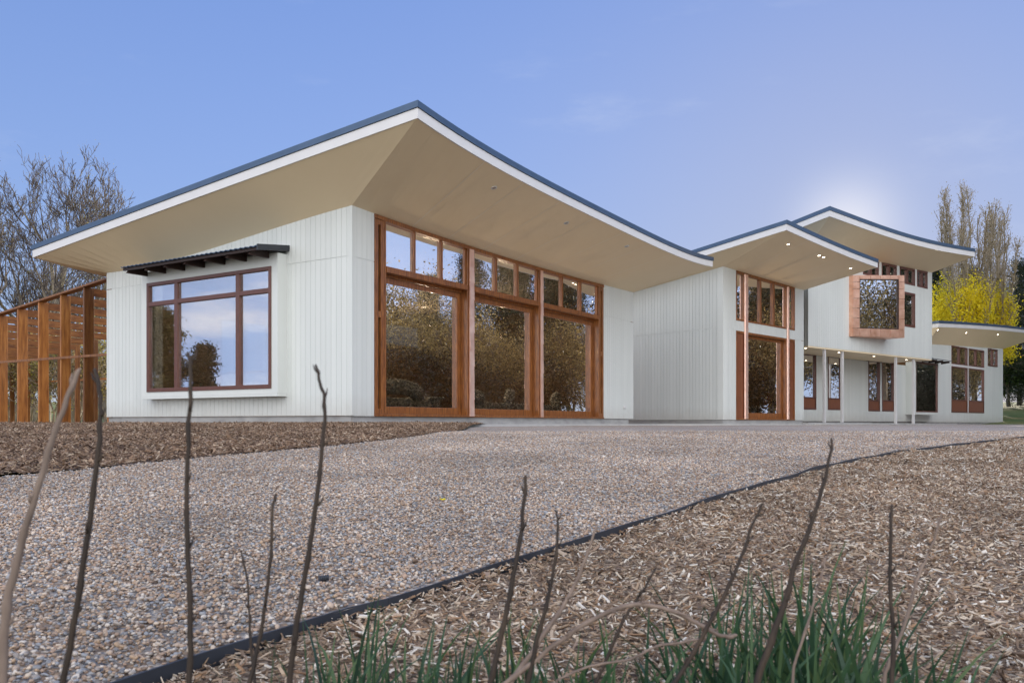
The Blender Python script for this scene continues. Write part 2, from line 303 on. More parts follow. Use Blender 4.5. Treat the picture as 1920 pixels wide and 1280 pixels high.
cn=N(nt,'ShaderNodeTexNoise',i_Scale=1.5,i_Detail=7,i_Roughness=.55); L(mp.outputs[0],cn.inputs['Vector'])
ccol=ramp(nt,[(.34,(2.3,2.7,3.8)),(.44,(3.1,4.0,6.0)),(.55,(3.4,4.4,6.6)),(.64,(6.5,6.7,7.4)),(.72,(7.6,7.6,7.8))]); L(cn.outputs[0],ccol.inputs[0])
# cloud bank over the side and rear of the sky (never in front, where the photo is clear)
bk=N(nt,'ShaderNodeMapRange',interpolation_type='SMOOTHSTEP'); bk.inputs[1].default_value=.62; bk.inputs[2].default_value=-.05; L(sep.outputs['Y'],bk.inputs[0])
dt_=N(nt,'ShaderNodeVectorMath',operation='DOT_PRODUCT'); L(tc.outputs['Generated'],dt_.inputs[0]); dt_.inputs[1].default_value=(math.sin(SUN_AZ)*math.cos(SUN_EL),math.cos(SUN_AZ)*math.cos(SUN_EL),math.sin(SUN_EL))
pw_=N(nt,'ShaderNodeMath',operation='POWER',use_clamp=True); L(dt_.outputs['Value'],pw_.inputs[0]); pw_.inputs[1].default_value=900
au_=N(nt,'ShaderNodeMix',data_type='RGBA',blend_type='ADD'); L(pw_.outputs[0],au_.inputs[0]); au_.inputs[7].default_value=(1.9,1.6,.9,1)
gr_=ramp(nt,[(.04,(3.05,3.52,4.75)),(.22,(2.05,2.75,4.45)),(.46,(1.32,2.02,3.95))]); L(sep.outputs['Z'],gr_.inputs[0])
hz_=N(nt,'ShaderNodeMix',data_type='RGBA'); hz_.inputs[0].default_value=.5; L(tint.outputs[2],hz_.inputs[6]); L(gr_.outputs[0],hz_.inputs[7])
wm_=N(nt,'ShaderNodeMapping'); wm_.inputs['Scale'].default_value=(2.2,5.0,9.0); wm_.inputs['Rotation'].default_value=(.3,.2,.6); L(tc.outputs['Generated'],wm_.inputs[0]); wn_=N(nt,'ShaderNodeTexNoise',i_Scale=1.6,i_Detail=8,i_Roughness=.62); L(wm_.outputs[0],wn_.inputs['Vector'])
wr_=N(nt,'ShaderNodeMapRange',interpolation_type='SMOOTHSTEP'); wr_.inputs[1].default_value=.56; wr_.inputs[2].default_value=.80; wr_.inputs[4].default_value=.17; L(wn_.outputs[0],wr_.inputs[0])
wx_=N(nt,'ShaderNodeMix',data_type='RGBA'); L(wr_.outputs[0],wx_.inputs[0]); L(hz_.outputs[2],wx_.inputs[6]); wx_.inputs[7].default_value=(4.2,4.5,5.2,1)
L(wx_.outputs[2],au_.inputs[6])
mxw=N(nt,'ShaderNodeMix',data_type='RGBA'); L(bk.outputs[0],mxw.inputs[0]); L(au_.outputs[2],mxw.inputs[6]); L(ccol.outputs[0],mxw.inputs[7])
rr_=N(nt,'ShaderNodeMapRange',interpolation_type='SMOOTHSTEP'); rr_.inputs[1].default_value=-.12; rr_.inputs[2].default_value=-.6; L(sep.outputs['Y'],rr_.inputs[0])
mx2=N(nt,'ShaderNodeMix',data_type='RGBA'); L(rr_.outputs[0],mx2.inputs[0]); L(mxw.outputs[2],mx2.inputs[6]); mx2.inputs[7].default_value=(12.2,12.2,12.6,1)  # unseen rear sky raised to an added bright fill for the shaded walls
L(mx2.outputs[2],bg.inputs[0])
sd=Vector((math.sin(SUN_AZ)*math.cos(SUN_EL),math.cos(SUN_AZ)*math.cos(SUN_EL),math.sin(SUN_EL)))
sl=bpy.data.lights.new('sun','SUN'); sl.energy=4.0; sl.angle=rad(.5); sl.color=(1,.88,.70)
so=bpy.data.objects.new('sun',sl); COL.objects.link(so); so.rotation_euler=sd.to_track_quat('Z','Y').to_euler(); so.location=(20,50,40)
# ------------------------------------------------------------------ camera
cam=bpy.data.cameras.new('camera'); cam.sensor_width=36; cam.lens=F/1920*36; cam.shift_y=(HZ-640)/1920; cam.clip_start=.05; cam.clip_end=3000
cam.dof.use_dof=True; cam.dof.focus_distance=17; cam.dof.aperture_fstop=13
co=bpy.data.objects.new('camera',cam); COL.objects.link(co); co.rotation_euler=(rad(90),0,0); SC.camera=co
SC.view_settings.view_transform='Standard'; SC.view_settings.look='None'; SC.view_settings.exposure=0.86; SC.view_settings.gamma=1
# ------------------------------------------------------------------ ground
EDGE=[px_ground(u,v) for u,v in [(240,1280),(640,1148),(727,1125),(917,1063),(1000,1040),(1140,997),(1280,952),(1430,906),(1550,872),(1620,858),(1700,845),(1800,832),(1920,819)]]
e0,e1=EDGE[0],EDGE[1]; EDGE=[(e0[0]-(e1[0]-e0[0])*1.6,e0[1]-(e1[1]-e0[1])*1.6)]+EDGE
EDGE+=[(9.5,12.3),(14,14.0),(20,15.2),(30,16.2),(60,17.5)]
BED=[px_ground(u,v) for u,v in [(0,896),(172,881),(344,862),(508,848),(640,836.5),(760,822),(870,806)]]
b0,b1=BED[0],BED[1]; BED=[(-60,BED[0][1]-6),(-12,b0[1]-1.3)]+BED+[(-.6,15.0)]
def interp(L,y,ix=0,iy=1):
    if y<=L[0][iy]: return L[0][ix]
    for a,b in zip(L,L[1:]):
        if y<=b[iy]:
            if b[iy]-a[iy]<1e-6: return b[ix]
            return a[ix]+(b[ix]-a[ix])*(y-a[iy])/(b[iy]-a[iy])
    return L[-1][ix]
def xe(y): return interp(EDGE,y) if y<=EDGE[-1][1] else 60
def xb(y):
    if y<BED[0][1]: return -60
    return interp(BED,y)+(.06*noise.noise((y*1.7,0,9))+.03*noise.noise((y*6,0,4)))*sm(4,6,y)
def und(x,y): return .012*noise.noise((x*.8,y*.8,0))
def sheet(name,y0,y1,xa,xb_,off,mat,nx=36,ny=90,label=None,pw=2.0):
    v=[];f=[]
    for j in range(ny+1):
        y=y0+(y1-y0)*(j/ny)**pw
        a,b=xa(y),xb_(y)
        for i in range(nx+1):
            x=a+(b-a)*i/nx; v.append((x,y,ground(x,y)+off(x,y)+und(x,y)))
    for j in range(ny):
        for i in range(nx):
            k=j*(nx+1)+i; f.append((k,k+1,k+nx+2,k+nx+1))
    o=make(name,v,f,mat,smooth=True); o['kind']='structure'; return o
v=[];f=[];ys=[-60,-20,-5,0,3,6,9,12,15,20,26,32,38,44,46,50,55,60,66,72,78,83,90,110,160,300,900]; xs=[-700,-200,-80,-40,-20,-10,-5,0,5,10,20,30,40,60,100,250,700]
for y in ys:
    for x in xs: v.append((x,y,ground(x,max(y,.5))-.09))
for j in range(len(ys)-1):
    for i in range(len(xs)-1):
        k=j*len(xs)+i; f.append((k,k+1,k+len(xs)+1,k+len(xs)))
tag(make('ground',v,f,M['lawn'],smooth=True),None,None,kind='structure')
sheet('gravel_drive',.3,46,lambda y:max(-60,xb(y)) if y>BED[0][1] else -60,lambda y:xe(y),lambda x,y:0,M['gravel'],60)
sheet('mulch_bed',.2,17.4,lambda y:xe(y)+.012,lambda y:max(60,xe(y)+.1),lambda x,y:-.028,M['mulch'],60)
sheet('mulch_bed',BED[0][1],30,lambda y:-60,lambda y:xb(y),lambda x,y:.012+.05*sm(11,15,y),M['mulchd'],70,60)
# loose pieces lying on the beds (uncountable): geometry-node scatter on point meshes
def scatter(name,pts,sizes,mat,kind,seed):
    n=len(pts); me=bpy.data.meshes.new(name); me.vertices.add(n); me.vertices.foreach_set('co',np.asarray(pts,np.float32).ravel())
    for an,arr in (('rnd',RNG.random(n)),('size',sizes)):
        a=me.attributes.new(an,'FLOAT','POINT'); a.data.foreach_set('value',np.asarray(arr,np.float32))
    rot=np.zeros((n,3),np.float32); scl=np.ones((n,3),np.float32)
    if kind=='pebble':
        rot[:]=RNG.normal(0,.35,(n,3)); rot[:,2]=RNG.random(n)*6.283
        scl[:,0]=.75+.6*RNG.random(n); scl[:,1]=.65+.35*RNG.random(n); scl[:,2]=.42+.3*RNG.random(n)
    else:
        rot[:]=RNG.normal(0,.38,(n,3)); rot[:,2]=RNG.random(n)*6.283
        scl[:,0]=.6+1.1*RNG.random(n)**1.6; scl[:,1]=.14+.24*RNG.random(n); scl[:,2]=.07+.09*RNG.random(n)
    for an,arr in (('rot',rot),('scl',scl*np.asarray(sizes,np.float32)[:,None])):
        a=me.attributes.new(an,'FLOAT_VECTOR','POINT'); a.data.foreach_set('vector',arr.ravel())
    me.materials.append(mat)
    o=bpy.data.objects.new(name,me); COL.objects.link(o)
    g=bpy.data.node_groups.new(name+'_scatter','GeometryNodeTree'); g.interface.new_socket('Geometry',in_out='INPUT',socket_type='NodeSocketGeometry'); g.interface.new_socket('Geometry',in_out='OUTPUT',socket_type='NodeSocketGeometry')
    gi=g.nodes.new('NodeGroupInput'); go=g.nodes.new('NodeGroupOutput'); K=g.links.new
    join=g.nodes.new('GeometryNodeJoinGeometry')
    var=[]
    for q in range(3):
        if kind=='pebble':
            p=g.nodes.new('GeometryNodeMeshIcoSphere'); p.inputs['Radius'].default_value=.5; p.inputs['Subdivisions'].default_value=2; amp=.22; ns=1.6
        else:
            p=g.nodes.new('GeometryNodeMeshCube'); p.inputs['Size'].default_value=(1,1,1); p.inputs['Vertices X'].default_value=4; amp=.6; ns=1.3
        sp=g.nodes.new('GeometryNodeSetPosition'); nz=g.nodes.new('ShaderNodeTexNoise'); nz.noise_dimensions='4D'; nz.inputs['W'].default_value=seed+q*7.3; nz.inputs['Scale'].default_value=ns
        sub=g.nodes.new('ShaderNodeVectorMath'); sub.operation='SUBTRACT'; sub.inputs[1].default_value=(.5,.5,.5)
        mul=g.nodes.new('ShaderNodeVectorMath'); mul.operation='SCALE'; mul.inputs['Scale'].default_value=amp*2
        K(nz.outputs['Color'],sub.inputs[0]); K(sub.outputs[0],mul.inputs[0]); K(mul.outputs[0],sp.inputs['Offset']); K(p.outputs['Mesh'],sp.inputs['Geometry'])
        ss=g.nodes.new('GeometryNodeSetShadeSmooth'); ss.inputs['Shade Smooth'].default_value=(kind=='pebble'); K(sp.outputs[0],ss.inputs['Geometry'])
        sm_=g.nodes.new('GeometryNodeSetMaterial'); sm_.inputs['Material'].default_value=mat; K(ss.outputs[0],sm_.inputs['Geometry'])
        gi2=g.nodes.new('GeometryNodeGeometryToInstance'); K(sm_.outputs[0],gi2.inputs[0]); var.append(gi2)
    for v_ in reversed(var): K(v_.outputs[0],join.inputs[0])
    iop=g.nodes.new('GeometryNodeInstanceOnPoints'); iop.inputs['Pick Instance'].default_value=True
    K(gi.outputs[0],iop.inputs['Points']); K(join.outputs[0],iop.inputs['Instance'])
    ri=g.nodes.new('FunctionNodeRandomValue'); ri.data_type='INT'
    for s_ in ri.inputs:
        if s_.type=='INT' and s_.name=='Min': s_.default_value=0
        if s_.type=='INT' and s_.name=='Max': s_.default_value=2
    for s_ in ri.outputs:
        if s_.type=='INT': K(s_,iop.inputs['Instance Index'])
    na=g.nodes.new('GeometryNodeInputNamedAttribute'); na.data_type='FLOAT_VECTOR'; na.inputs[0].default_value='rot'
    er=g.nodes.new('FunctionNodeEulerToRotation'); K(na.outputs[0],er.inputs[0]); K(er.outputs[0],iop.inputs['Rotation'])
    nb=g.nodes.new('GeometryNodeInputNamedAttribute'); nb.data_type='FLOAT_VECTOR'; nb.inputs[0].default_value='scl'
    K(nb.outputs[0],iop.inputs['Scale']); K(iop.outputs[0],go.inputs[0])
    md=o.modifiers.new('scatter','NODES'); md.node_group=g
    o['kind']='stuff'; return o
def field(n,y0,y1,inside,zoff,power,wide=1.6):
    P=[];tries=0
    y=(y0**power+(y1**power-y0**power)*RNG.random(n*3))**(1/power)
    x=(RNG.random(n*3)*2-1)*(.66*y+wide)
    for a,b in zip(x,y):
        if inside(a,b): P.append((a,b,ground(a,b)+und(a,b)+zoff(a,b)+.009*RNG.random()))
        if len(P)>=n: break
    return np.array(P)
peb=field(290000,1.05,11,lambda x,y:xb(y)<x<xe(y)-.012,lambda x,y:-.002+.010*RNG.random()**2,1.15)
sz=(.0074+.0070*RNG.random(len(peb))**2)*(1+.03*np.maximum(0,peb[:,1]-3)); sz[RNG.random(len(peb))<.05]*=1.5
o=scatter('gravel',peb,sz,M['pebble'],'pebble',1.); tag(o,'loose tan and grey river pebbles covering the drive','gravel',kind='stuff')
mu=field(215000,.75,11.5,lambda x,y:x>xe(y)+.004,lambda x,y:-.022+.014*noise.noise((x*3,y*3,5))+.012*max(0,1-(x-xe(y))/.2)*(.5+noise.noise((x*2,y*2,7))),1.1,2.6)
sz=(.010+.015*RNG.random(len(mu))**2)*(1+.10*np.maximum(0,mu[:,1]-2.5)); big=RNG.random(len(mu))<.015; sz[big]*=1.7
o=scatter('bark_mulch',mu,sz,M['chip'],'chip',2.); tag(o,'brown and grey bark chips on the bed right of the black edging','mulch',kind='stuff')
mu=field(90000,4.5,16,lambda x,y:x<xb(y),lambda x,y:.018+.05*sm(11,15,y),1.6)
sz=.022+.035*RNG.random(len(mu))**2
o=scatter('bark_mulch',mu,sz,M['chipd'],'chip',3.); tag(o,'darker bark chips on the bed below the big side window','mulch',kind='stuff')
# garden edging strip, standing between gravel and mulch
eb=MB(); P=[]
ysn=np.linspace(EDGE[0][1],EDGE[-2][1],160)
for y in ysn: P.append(Vector((xe(y),y,ground(0,y))))
for i in range(len(P)-1):
    a,b=P[i],P[i+1]; t=(b-a); t.z=0; t.normalize(); nrm=Vector((t.y,-t.x,0))*.006
    w0=.011*noise.noise((a.x*1.5,a.y*1.5,3)); w1=.011*noise.noise((b.x*1.5,b.y*1.5,3))
    up0=Vector((0,0,.009+w0)); up1=Vector((0,0,.009+w1)); dn=Vector((0,0,-.07))
    eb.hexa([a+dn,b+dn,b+nrm+dn,a+nrm+dn,a+up0,b+up1,b+nrm+up1,a+nrm+up0])
tag(eb.build('garden_edging',M['edge']),'black plastic edging strip curving between gravel and bark mulch','edging')
# ------------------------------------------------------------------ cladding walls
def openings_free(ops,a,b,zt):          # z intervals not covered by openings between s=a..b
    zs=[(-9,-9)]; m=(a+b)/2; iv=sorted([(z0,z1) for (s0,s1,z0,z1) in ops if s0-1e-6<=m<=s1+1e-6])
    return iv
def clad_wall(P,s0,s1,z0,top,ops,joint=None,board=.133,gap=.0062,parent=None,label=None,thick=.2,name='wall'):
    ops=[(min(a,b),max(a,b),c,d) for a,b,c,d in ops]; mb=MB()
    br=sorted(set([s0,s1]+[min(max(x,s0),s1) for o in ops for x in o[:2]]))
    nb=int((s1-s0)/board)+1
    fine=sorted(set(br+[s0+(s1-s0)*i/24 for i in range(25)]))
    def emit_(a,b,n0,n1,zl,zj):
        iv=openings_free(ops,a,b,None); cur=zl
        segs=[]
        for (p,q) in iv:
            if p>cur+1e-4: segs.append((cur,p,False))
            cur=max(cur,q)
        segs.append((cur,None,True))
        for (p,q,tp) in segs:
            if tp:
                ta,tb=top(a),top(b)
                if min(ta,tb)-p<.01: continue
                if zj and p<zj-.02<min(ta,tb)-.05:
                    mb.wall(P,a,b,n0,n1,p,zj-.009); mb.wall(P,a,b,n0,n1,zj+.009,ta,None,tb)
                else: mb.wall(P,a,b,n0,n1,p,ta,None,tb)
            else:
                if zj and p<zj-.02 and q>zj+.02:
                    mb.wall(P,a,b,n0,n1,p,zj-.009); mb.wall(P,a,b,n0,n1,zj+.009,q)
                else: mb.wall(P,a,b,n0,n1,p,q)
    for i in range(nb):                    # boards
        a,b=s0+i*board,min(s1,s0+(i+1)*board-gap)
        if b-a<.01: continue
        cuts=sorted(set([a,b]+[x for x in br if a<x<b]))
        for p,q in zip(cuts,cuts[1:]):
            if q-p>.004: emit_(p,q,-.009,0,z0,joint)
    for p,q in zip(fine,fine[1:]):          # backing
        if q-p>1e-4: emit_(p,q,-thick,-.011,z0+.004,None)
    return mb.build(name,M['clad'],parent,label=label)
def polyz(P,pts,deg,n=0):
    a=[P.sz(u,v,n) for u,v in pts]; c=np.polyfit([q[0] for q in a],[q[1] for q in a],deg)
    return lambda s:float(np.polyval(c,s))
# ------------------------------------------------------------------ roofs
def roof_part(root,C,A,B,beta,apexu,Lu,Ru,ptsA,ptsB,topA,topB,aw,bw,aback,hW=.17,hM=.115,seams=(),lights=(),degA=1,degB=3,bend=None,lit=True,leftsoffit=True):
    C=Vector((C[0],C[1],0)); a=Vector((A.d[0],A.d[1],0)); b=Vector((B.d[0],B.d[1],0))
    def solve(u,base,dr):                   # along base+t*dr hit the pixel column u
        k=(u-CX)/F; return (k*base.y-base.x)/(dr.x-k*dr.y)
    base=C+b*beta; al=solve(apexu,base,a); aL=solve(Lu,base,a) if Lu else aback
    base2=C+a*al; bR=solve(Ru,base2,b)
    def ptz(base,dr,pts):
        r=[]
        for u,v in pts:
            t=solve(u,base,dr); p=base+dr*t; r.append((t,(HZ-v)/F*p.y))
        return r
    ra=ptz(base,a,ptsA); rb=ptz(base2,b,ptsB)
    ca=np.polyfit([q[0] for q in ra],[q[1] for q in ra],degA); cb=np.polyfit([q[0] for q in rb],[q[1] for q in rb],degB)
    zA=lambda t:float(np.polyval(ca,t)); zB=lambda t:float(np.polyval(cb,t)); zP=(zA(al)+zB(beta))/2
    dA=zP-zA(al); dB=zP-zB(beta)
    # blend tiny misfit so both fascias meet at the apex
    fA=lambda t:zA(t)+dA*max(0,1-(t-al)/3); fB=lambda t:zB(t)+dB*max(0,1-(t-beta)/3)
    zz=lambda p,q:fA(p)+fB(q)-zP
    W=lambda p,q,z:Vector((C.x+a.x*p+b.x*q,C.y+a.y*p+b.y*q,z))
    aB=max(aback,aL) if Lu else aback; aB=aL
    NA,NB=14,26
    As=[al+(aB-al)*i/NA for i in range(NA+1)]; Bs=[beta+(bR-beta)*i/NB for i in range(NB+1)]
    H=hW+hM
    ga=1/abs(Vector((B.n[0],B.n[1],0)).dot(a)); gb=1/abs(Vector((A.n[0],A.n[1],0)).dot(b))
    def ring(off):                          # outline offset outwards by off metres
        r=[]
        oa,ob=off*ga,off*gb
        r+=[(p,beta) for p in As[::-1]]; r+=[(al,q) for q in Bs[1:]]; r+=[(p,bR) for p in As[1:]]; r+=[(aB,q) for q in Bs[::-1][1:-1]]
        o=[]
        for p,q in r:
            pp=p-oa if abs(p-al)<1e-9 else (p+oa if abs(p-aB)<1e-9 else p); qq=q-ob if abs(q-beta)<1e-9 else (q+ob if abs(q-bR)<1e-9 else q)
            o.append((p,q,pp,qq))
        return o
    def band(mb,o0,o1,z0,z1):
        R0=ring(o0); R1=ring(o1); n=len(R0)
        for i in range(n):
            j=(i+1)%n
            pi,qi=R0[i][0],R0[i][1]; pj,qj=R0[j][0],R0[j][1]
            zi,zj=zz(pi,qi),zz(pj,qj)
            mb.hexa([W(R0[i][2],R0[i][3],zi+z0),W(R0[j][2],R0[j][3],zj+z0),W(R1[j][2],R1[j][3],zj+z0),W(R1[i][2],R1[i][3],zi+z0),
                     W(R0[i][2],R0[i][3],zi+z1),W(R0[j][2],R0[j][3],zj+z1),W(R1[j][2],R1[j][3],zj+z1),W(R1[i][2],R1[i][3],zi+z1)])
    rf=MB(); g=[]
    for p in As:
        for q in Bs: g.append(W(p,q,zz(p,q)+H-.012))
    fs=[]
    for i in range(NA):
        for j in range(NB):
            k=i*(NB+1)+j; fs.append((k,k+1,k+NB+2,k+NB+1))
    rf.add(g,fs)
    g2=[p-Vector((0,0,hM-.02)) for p in g]; rf.add(g2,[t[::-1] for t in fs])
    roof=rf.build('roof',M['metal'],root,smooth=True)
    mb=MB(); band(mb,-.03,.0,0,hW); mb.build('fascia',M['trimw'],roof)
    mb=MB(); band(mb,-.03,.022,hW+.006,H); mb.build('metal_capping',M['metal'],roof)
    # soffit: from the fascia foot in to the wall head
    so_=MB(); zf=.012
    n=30; fas=[];wal=[]
    for i in range(n+1):
        q=beta+(bR-beta)*i/n; fas.append(W(al+.004,q,zz(al,q)+zf)); s=bw*i/n; wal.append(W(-.012*0,s,topB(s)))
    for i in range(n): so_.quad(fas[i],fas[i+1],wal[i+1],wal[i])
    fa2=[];wa2=[]
    for i in range(n+1):
        p=al+(aB-al)*i/n; fa2.append(W(p,beta+.004,zz(p,beta)+zf)); s=aw*i/n; wa2.append(W(s,0,topA(s)))
    if leftsoffit:
        for i in range(n): so_.quad(fa2[i],wa2[i],wa2[i+1],fa2[i+1])
    # far end and left end returns
    e1=[W(al+(aB-al)*i/n,bR-.004,zz(al+(aB-al)*i/n,bR)+zf) for i in range(n+1)]; w1=[W(aw*i/n,bw,topB(bw)+topA(aw*i/n)-topA(0)) for i in range(n+1)]
    for i in range(n): so_.quad(e1[i],e1[i+1],w1[i+1],w1[i])
    e2=[W(aB-.004,beta+(bR-beta)*i/n,zz(aB,beta+(bR-beta)*i/n)+zf) for i in range(n+1)]; w2=[W(aw,bw*i/n,topA(aw)+topB(bw*i/n)-topB(0)) for i in range(n+1)]
    for i in range(n): so_.quad(e2[i],w2[i],w2[i+1],e2[i+1])
    # inner ceiling
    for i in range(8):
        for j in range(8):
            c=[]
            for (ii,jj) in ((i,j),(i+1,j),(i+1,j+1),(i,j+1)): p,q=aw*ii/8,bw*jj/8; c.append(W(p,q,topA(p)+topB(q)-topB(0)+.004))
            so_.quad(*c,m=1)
    for x in seams:                         # board joints, lying 3 mm proud of the boards
        q=x; t=(q-beta)/(bR-beta); k=min(n-1,int(t*n)); fr=t*n-k
        p0=fas[k].lerp(fas[k+1],fr); p1=wal[k].lerp(wal[k+1],fr); d=b*.009; dz=Vector((0,0,-.003))
        so_.quad(p0-d+dz,p0+d+dz,p1+d+dz,p1-d+dz,m=2)
    soff=so_.build('soffit',[M['soffit'],M['iceil'],M['seam']],roof)
    for (u,v_,on) in lights:                # recessed lamps: find the soffit point seen at that pixel
        best=None
        for i in range(n):
            for f_ in (0,.25,.5,.75):
                for w_ in np.linspace(.04,.96,47):
                    p=fas[i].lerp(fas[i+1],f_).lerp(wal[i].lerp(wal[i+1],f_),w_); uu=CX+F*p.x/p.y; vv=HZ-F*p.z/p.y
                    d=(uu-u)**2+(vv-v_)**2
                    if best is None or d<best[0]: best=(d,p,(fas[i+1]-fas[i]).cross(wal[i]-fas[i]).normalized())
        _,p,nr=best
        if nr.z>0: nr=-nr
        R=nr.to_track_quat('Z','Y').to_matrix(); lm=MB(); ls=MB(); k=16
        def disc(mb,r0,r1,h0,h1):
            b0=len(mb.v)
            for r,h in ((r0,h0),(r1,h1)):
                for j in range(k): mb.v.append(tuple(p+R@Vector((r*math.cos(6.2832*j/k),r*math.sin(6.2832*j/k),h))))
            for j in range(k): mb.f.append((b0+j,b0+(j+1)%k,b0+k+(j+1)%k,b0+k+j)); mb.m.append(0)
        disc(lm,.062,.06,.0,.012); disc(lm,.06,.042,.012,.010)
        b0=len(ls.v)
        for j in range(k): ls.v.append(tuple(p+R@Vector((.043*math.cos(6.2832*j/k),.043*math.sin(6.2832*j/k),.008))))
        ls.f.append(tuple(range(b0,b0+k))); ls.m.append(0)
        dl=lm.build('downlight',M['trimw'],roof)
        ls.v=ls.v
        lo=ls.build('lens',M['lamp'] if on else M['lampoff'],None); bpy.data.objects.remove(lo)
        for q,f2 in [(ls.v,ls.f)]:
            me=dl.data; me.materials.append(M['lamp'] if on else M['lampoff'])
            bm=bmesh.new(); bm.from_mesh(me); off=wloc(roof); vs=[bm.verts.new(Vector(c)-off) for c in q]; fc=bm.faces.new(vs); fc.material_index=1; bm.to_mesh(me); bm.free()
    return roof,W,zz,(al,aB,beta,bR)
def pane(P,s0,s1,n,z0,z1,z1b,mat,parent,z0b=None,th=.008):
    mb=MB(); mb.wall(P,s0,s1,n-th,n,z0,z1,z0b,z1b); return mb.build('glass_pane',mat,parent)
def shell(root,C,a,b,aw,bw,zf,ztop,ops=(),top=None):  # far walls, floor: closes the volume behind the two faced walls
    W=lambda p,q,z:Vector((C[0]+a[0]*p+b[0]*q,C[1]+a[1]*p+b[1]*q,z)); mb=MB()
    def wl(p0,q0,p1,q1,dp,dq,z0,z1):
        mb.hexa([W(p0,q0,z0),W(p1,q1,z0),W(p1+dp,q1+dq,z0),W(p0+dp,q0+dq,z0),*[W(pp,qq,z1 if z1<ztop or top is None else top(pp,qq)) for pp,qq in ((p0,q0),(p1,q1),(p1+dp,q1+dq),(p0+dp,q0+dq))]])
    t=.18; h0,h1=0.003,bw-.003
    # wall at a=aw with openings in b
    cur=h0
    for (q0,q1,z0,z1) in ops:
        wl(aw,cur,aw,q0,-t,0,zf,ztop); wl(aw,q0,aw,q1,-t,0,zf,z0); wl(aw,q0,aw,q1,-t,0,z1,ztop); cur=q1
    wl(aw,cur,aw,h1,-t,0,zf,ztop)
    wl(.003,bw,aw-t-.003,bw,0,-t,zf,ztop)
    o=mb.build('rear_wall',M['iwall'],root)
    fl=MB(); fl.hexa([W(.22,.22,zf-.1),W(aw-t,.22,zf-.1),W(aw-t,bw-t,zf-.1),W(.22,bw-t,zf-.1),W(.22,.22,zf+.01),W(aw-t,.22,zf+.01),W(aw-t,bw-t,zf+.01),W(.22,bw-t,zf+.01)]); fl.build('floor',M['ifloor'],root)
    for (q0,q1,z0,z1) in ops:
        g=MB(); g.hexa([W(aw-.09,q0,z0),W(aw-.09,q1,z0),W(aw-.1,q1,z0),W(aw-.1,q0,z0),W(aw-.09,q0,z1),W(aw-.09,q1,z1),W(aw-.1,q1,z1),W(aw-.1,q0,z1)]); g.build('rear_glass_pane',M['glassR'],root)
    return o
M['glassR']=glassmat('rear_glazing',.08,(.9,.9,.9),.4,.001)
# ================================================================== PAVILION 1
K0=15.3
A=PL(at(660,K0),at(200,K0*300/238.5)); B=PL(at(660,K0),at(1187.6,K0*300/181.2)); C0=A.O
FL=.135
h1=thing('house_pavilion','nearest white clad pavilion with sweeping curved roof and three tall timber doors','house',(C0[0],C0[1],-.07))
topA=polyz(A,[(660,385),(543.6,418.8),(406,463.5),(286,496.8),(200,511.6)],3)
topB0=polyz(B,[(660,385),(701.5,401),(875.5,459.6),(1009,500),(1121.5,531.7),(1186.6,547.5)],3)
dT=topA(0)-topB0(0); topB=lambda s:topB0(s)+dT*max(0,1-s/2)
nb=.24; bs0,bs1=1.71,5.97; bz0,bz1=.53,3.34
clad_wall(A,0,A.L,FL+.01,topA,[(bs0+.1,bs1-.1,bz0+.12,3.1)],joint=3.14,parent=h1)
oB0,oB1=B.S(701.5),B.S(1131.5)
clad_wall(B,0.0,oB0,FL,topB,[],joint=3.12,parent=h1); clad_wall(B,oB1,B.L,FL,topB,[],joint=3.12,parent=h1)
# corner stop
mb=MB(); mb.wall(A,-.012,.05,-.05,.012,FL+.012,topA(0)-.004); mb.build('corner_trim',M['clad'],h1)
mb=MB(); mb.wall(A,.06,A.L-.02,-.24,-.04,-.35,FL+.006); mb.wall(B,.06,B.L-.25,-.24,-.045,-.35,FL-.004); mb.build('plinth',M['concrete'],h1)
roof_part(h1,C0,A,B,-1.0,783,61,1336.5,[(61,483),(118,461.7),(232.7,420.4),(480,330),(783,221.5)],
   [(783,221.5),(818.7,245.6),(904.6,298.9),(976.8,339.2),(1070,384.8),(1134.4,418),(1229.7,462),(1335.7,499.8)],topA,topB,A.L,B.L,9,
   seams=[.9,2.2,3.6,5.1,6.6,8.1,9.5],lights=[(929,352.5,False),(1063.5,417.5,False),(1175,462.5,False)],degA=2,degB=4)
shell(h1,C0,A.d,B.d,A.L,B.L,FL,3.5,ops=[(3.0,6.4,1.0,2.75),(8.7,11.2,2.62,3.30)],top=lambda p,q:topA(max(0,min(A.L,p)))+topB(max(0,min(B.L,q)))-topB(0)+.003)
# --- bay window on wall A
bw_=MB(); t=.05
bw_.wall(A,bs0,bs1,-.0,nb,bz0,bz0+.05)                       # underside
bw_.wall(A,bs0,bs0+t,0,nb,bz0+.052,bz1); bw_.wall(A,bs1-t,bs1,0,nb,bz0+.052,bz1); bw_.wall(A,bs0+t+.002,bs1-t-.002,0,nb,bz1-.05,bz1)
fs0,fs1=A.S(509,nb),A.S(276,nb); fz0,fz1=.685,3.09
bw_.wall(A,bs0+t+.002,fs0,nb-.03,nb,bz0+.052,bz1-.052); bw_.wall(A,fs1,bs1-t-.002,nb-.03,nb,bz0+.052,bz1-.052)
bw_.wall(A,fs0+.001,fs1-.001,nb-.03,nb,bz0+.052,fz0); bw_.wall(A,fs0+.001,fs1-.001,nb-.03,nb,fz1,bz1-.052)
bay=bw_.build('bay_window',M['clad'],h1,label='projecting white box window with six panes under a dark hood')
fr=MB(); m1,m2=A.S(331,nb),A.S(446.5,nb); fw=.07; n0,n1=nb-.06,nb+.022; tz0,tz1=A.Z(446,549,nb),A.Z(446,540.5,nb); tz0,tz1=2.575,2.665
fr.wall(A,fs0,fs0+fw,n0,n1,fz0,fz1); fr.wall(A,fs1-fw,fs1,n0,n1,fz0,fz1)
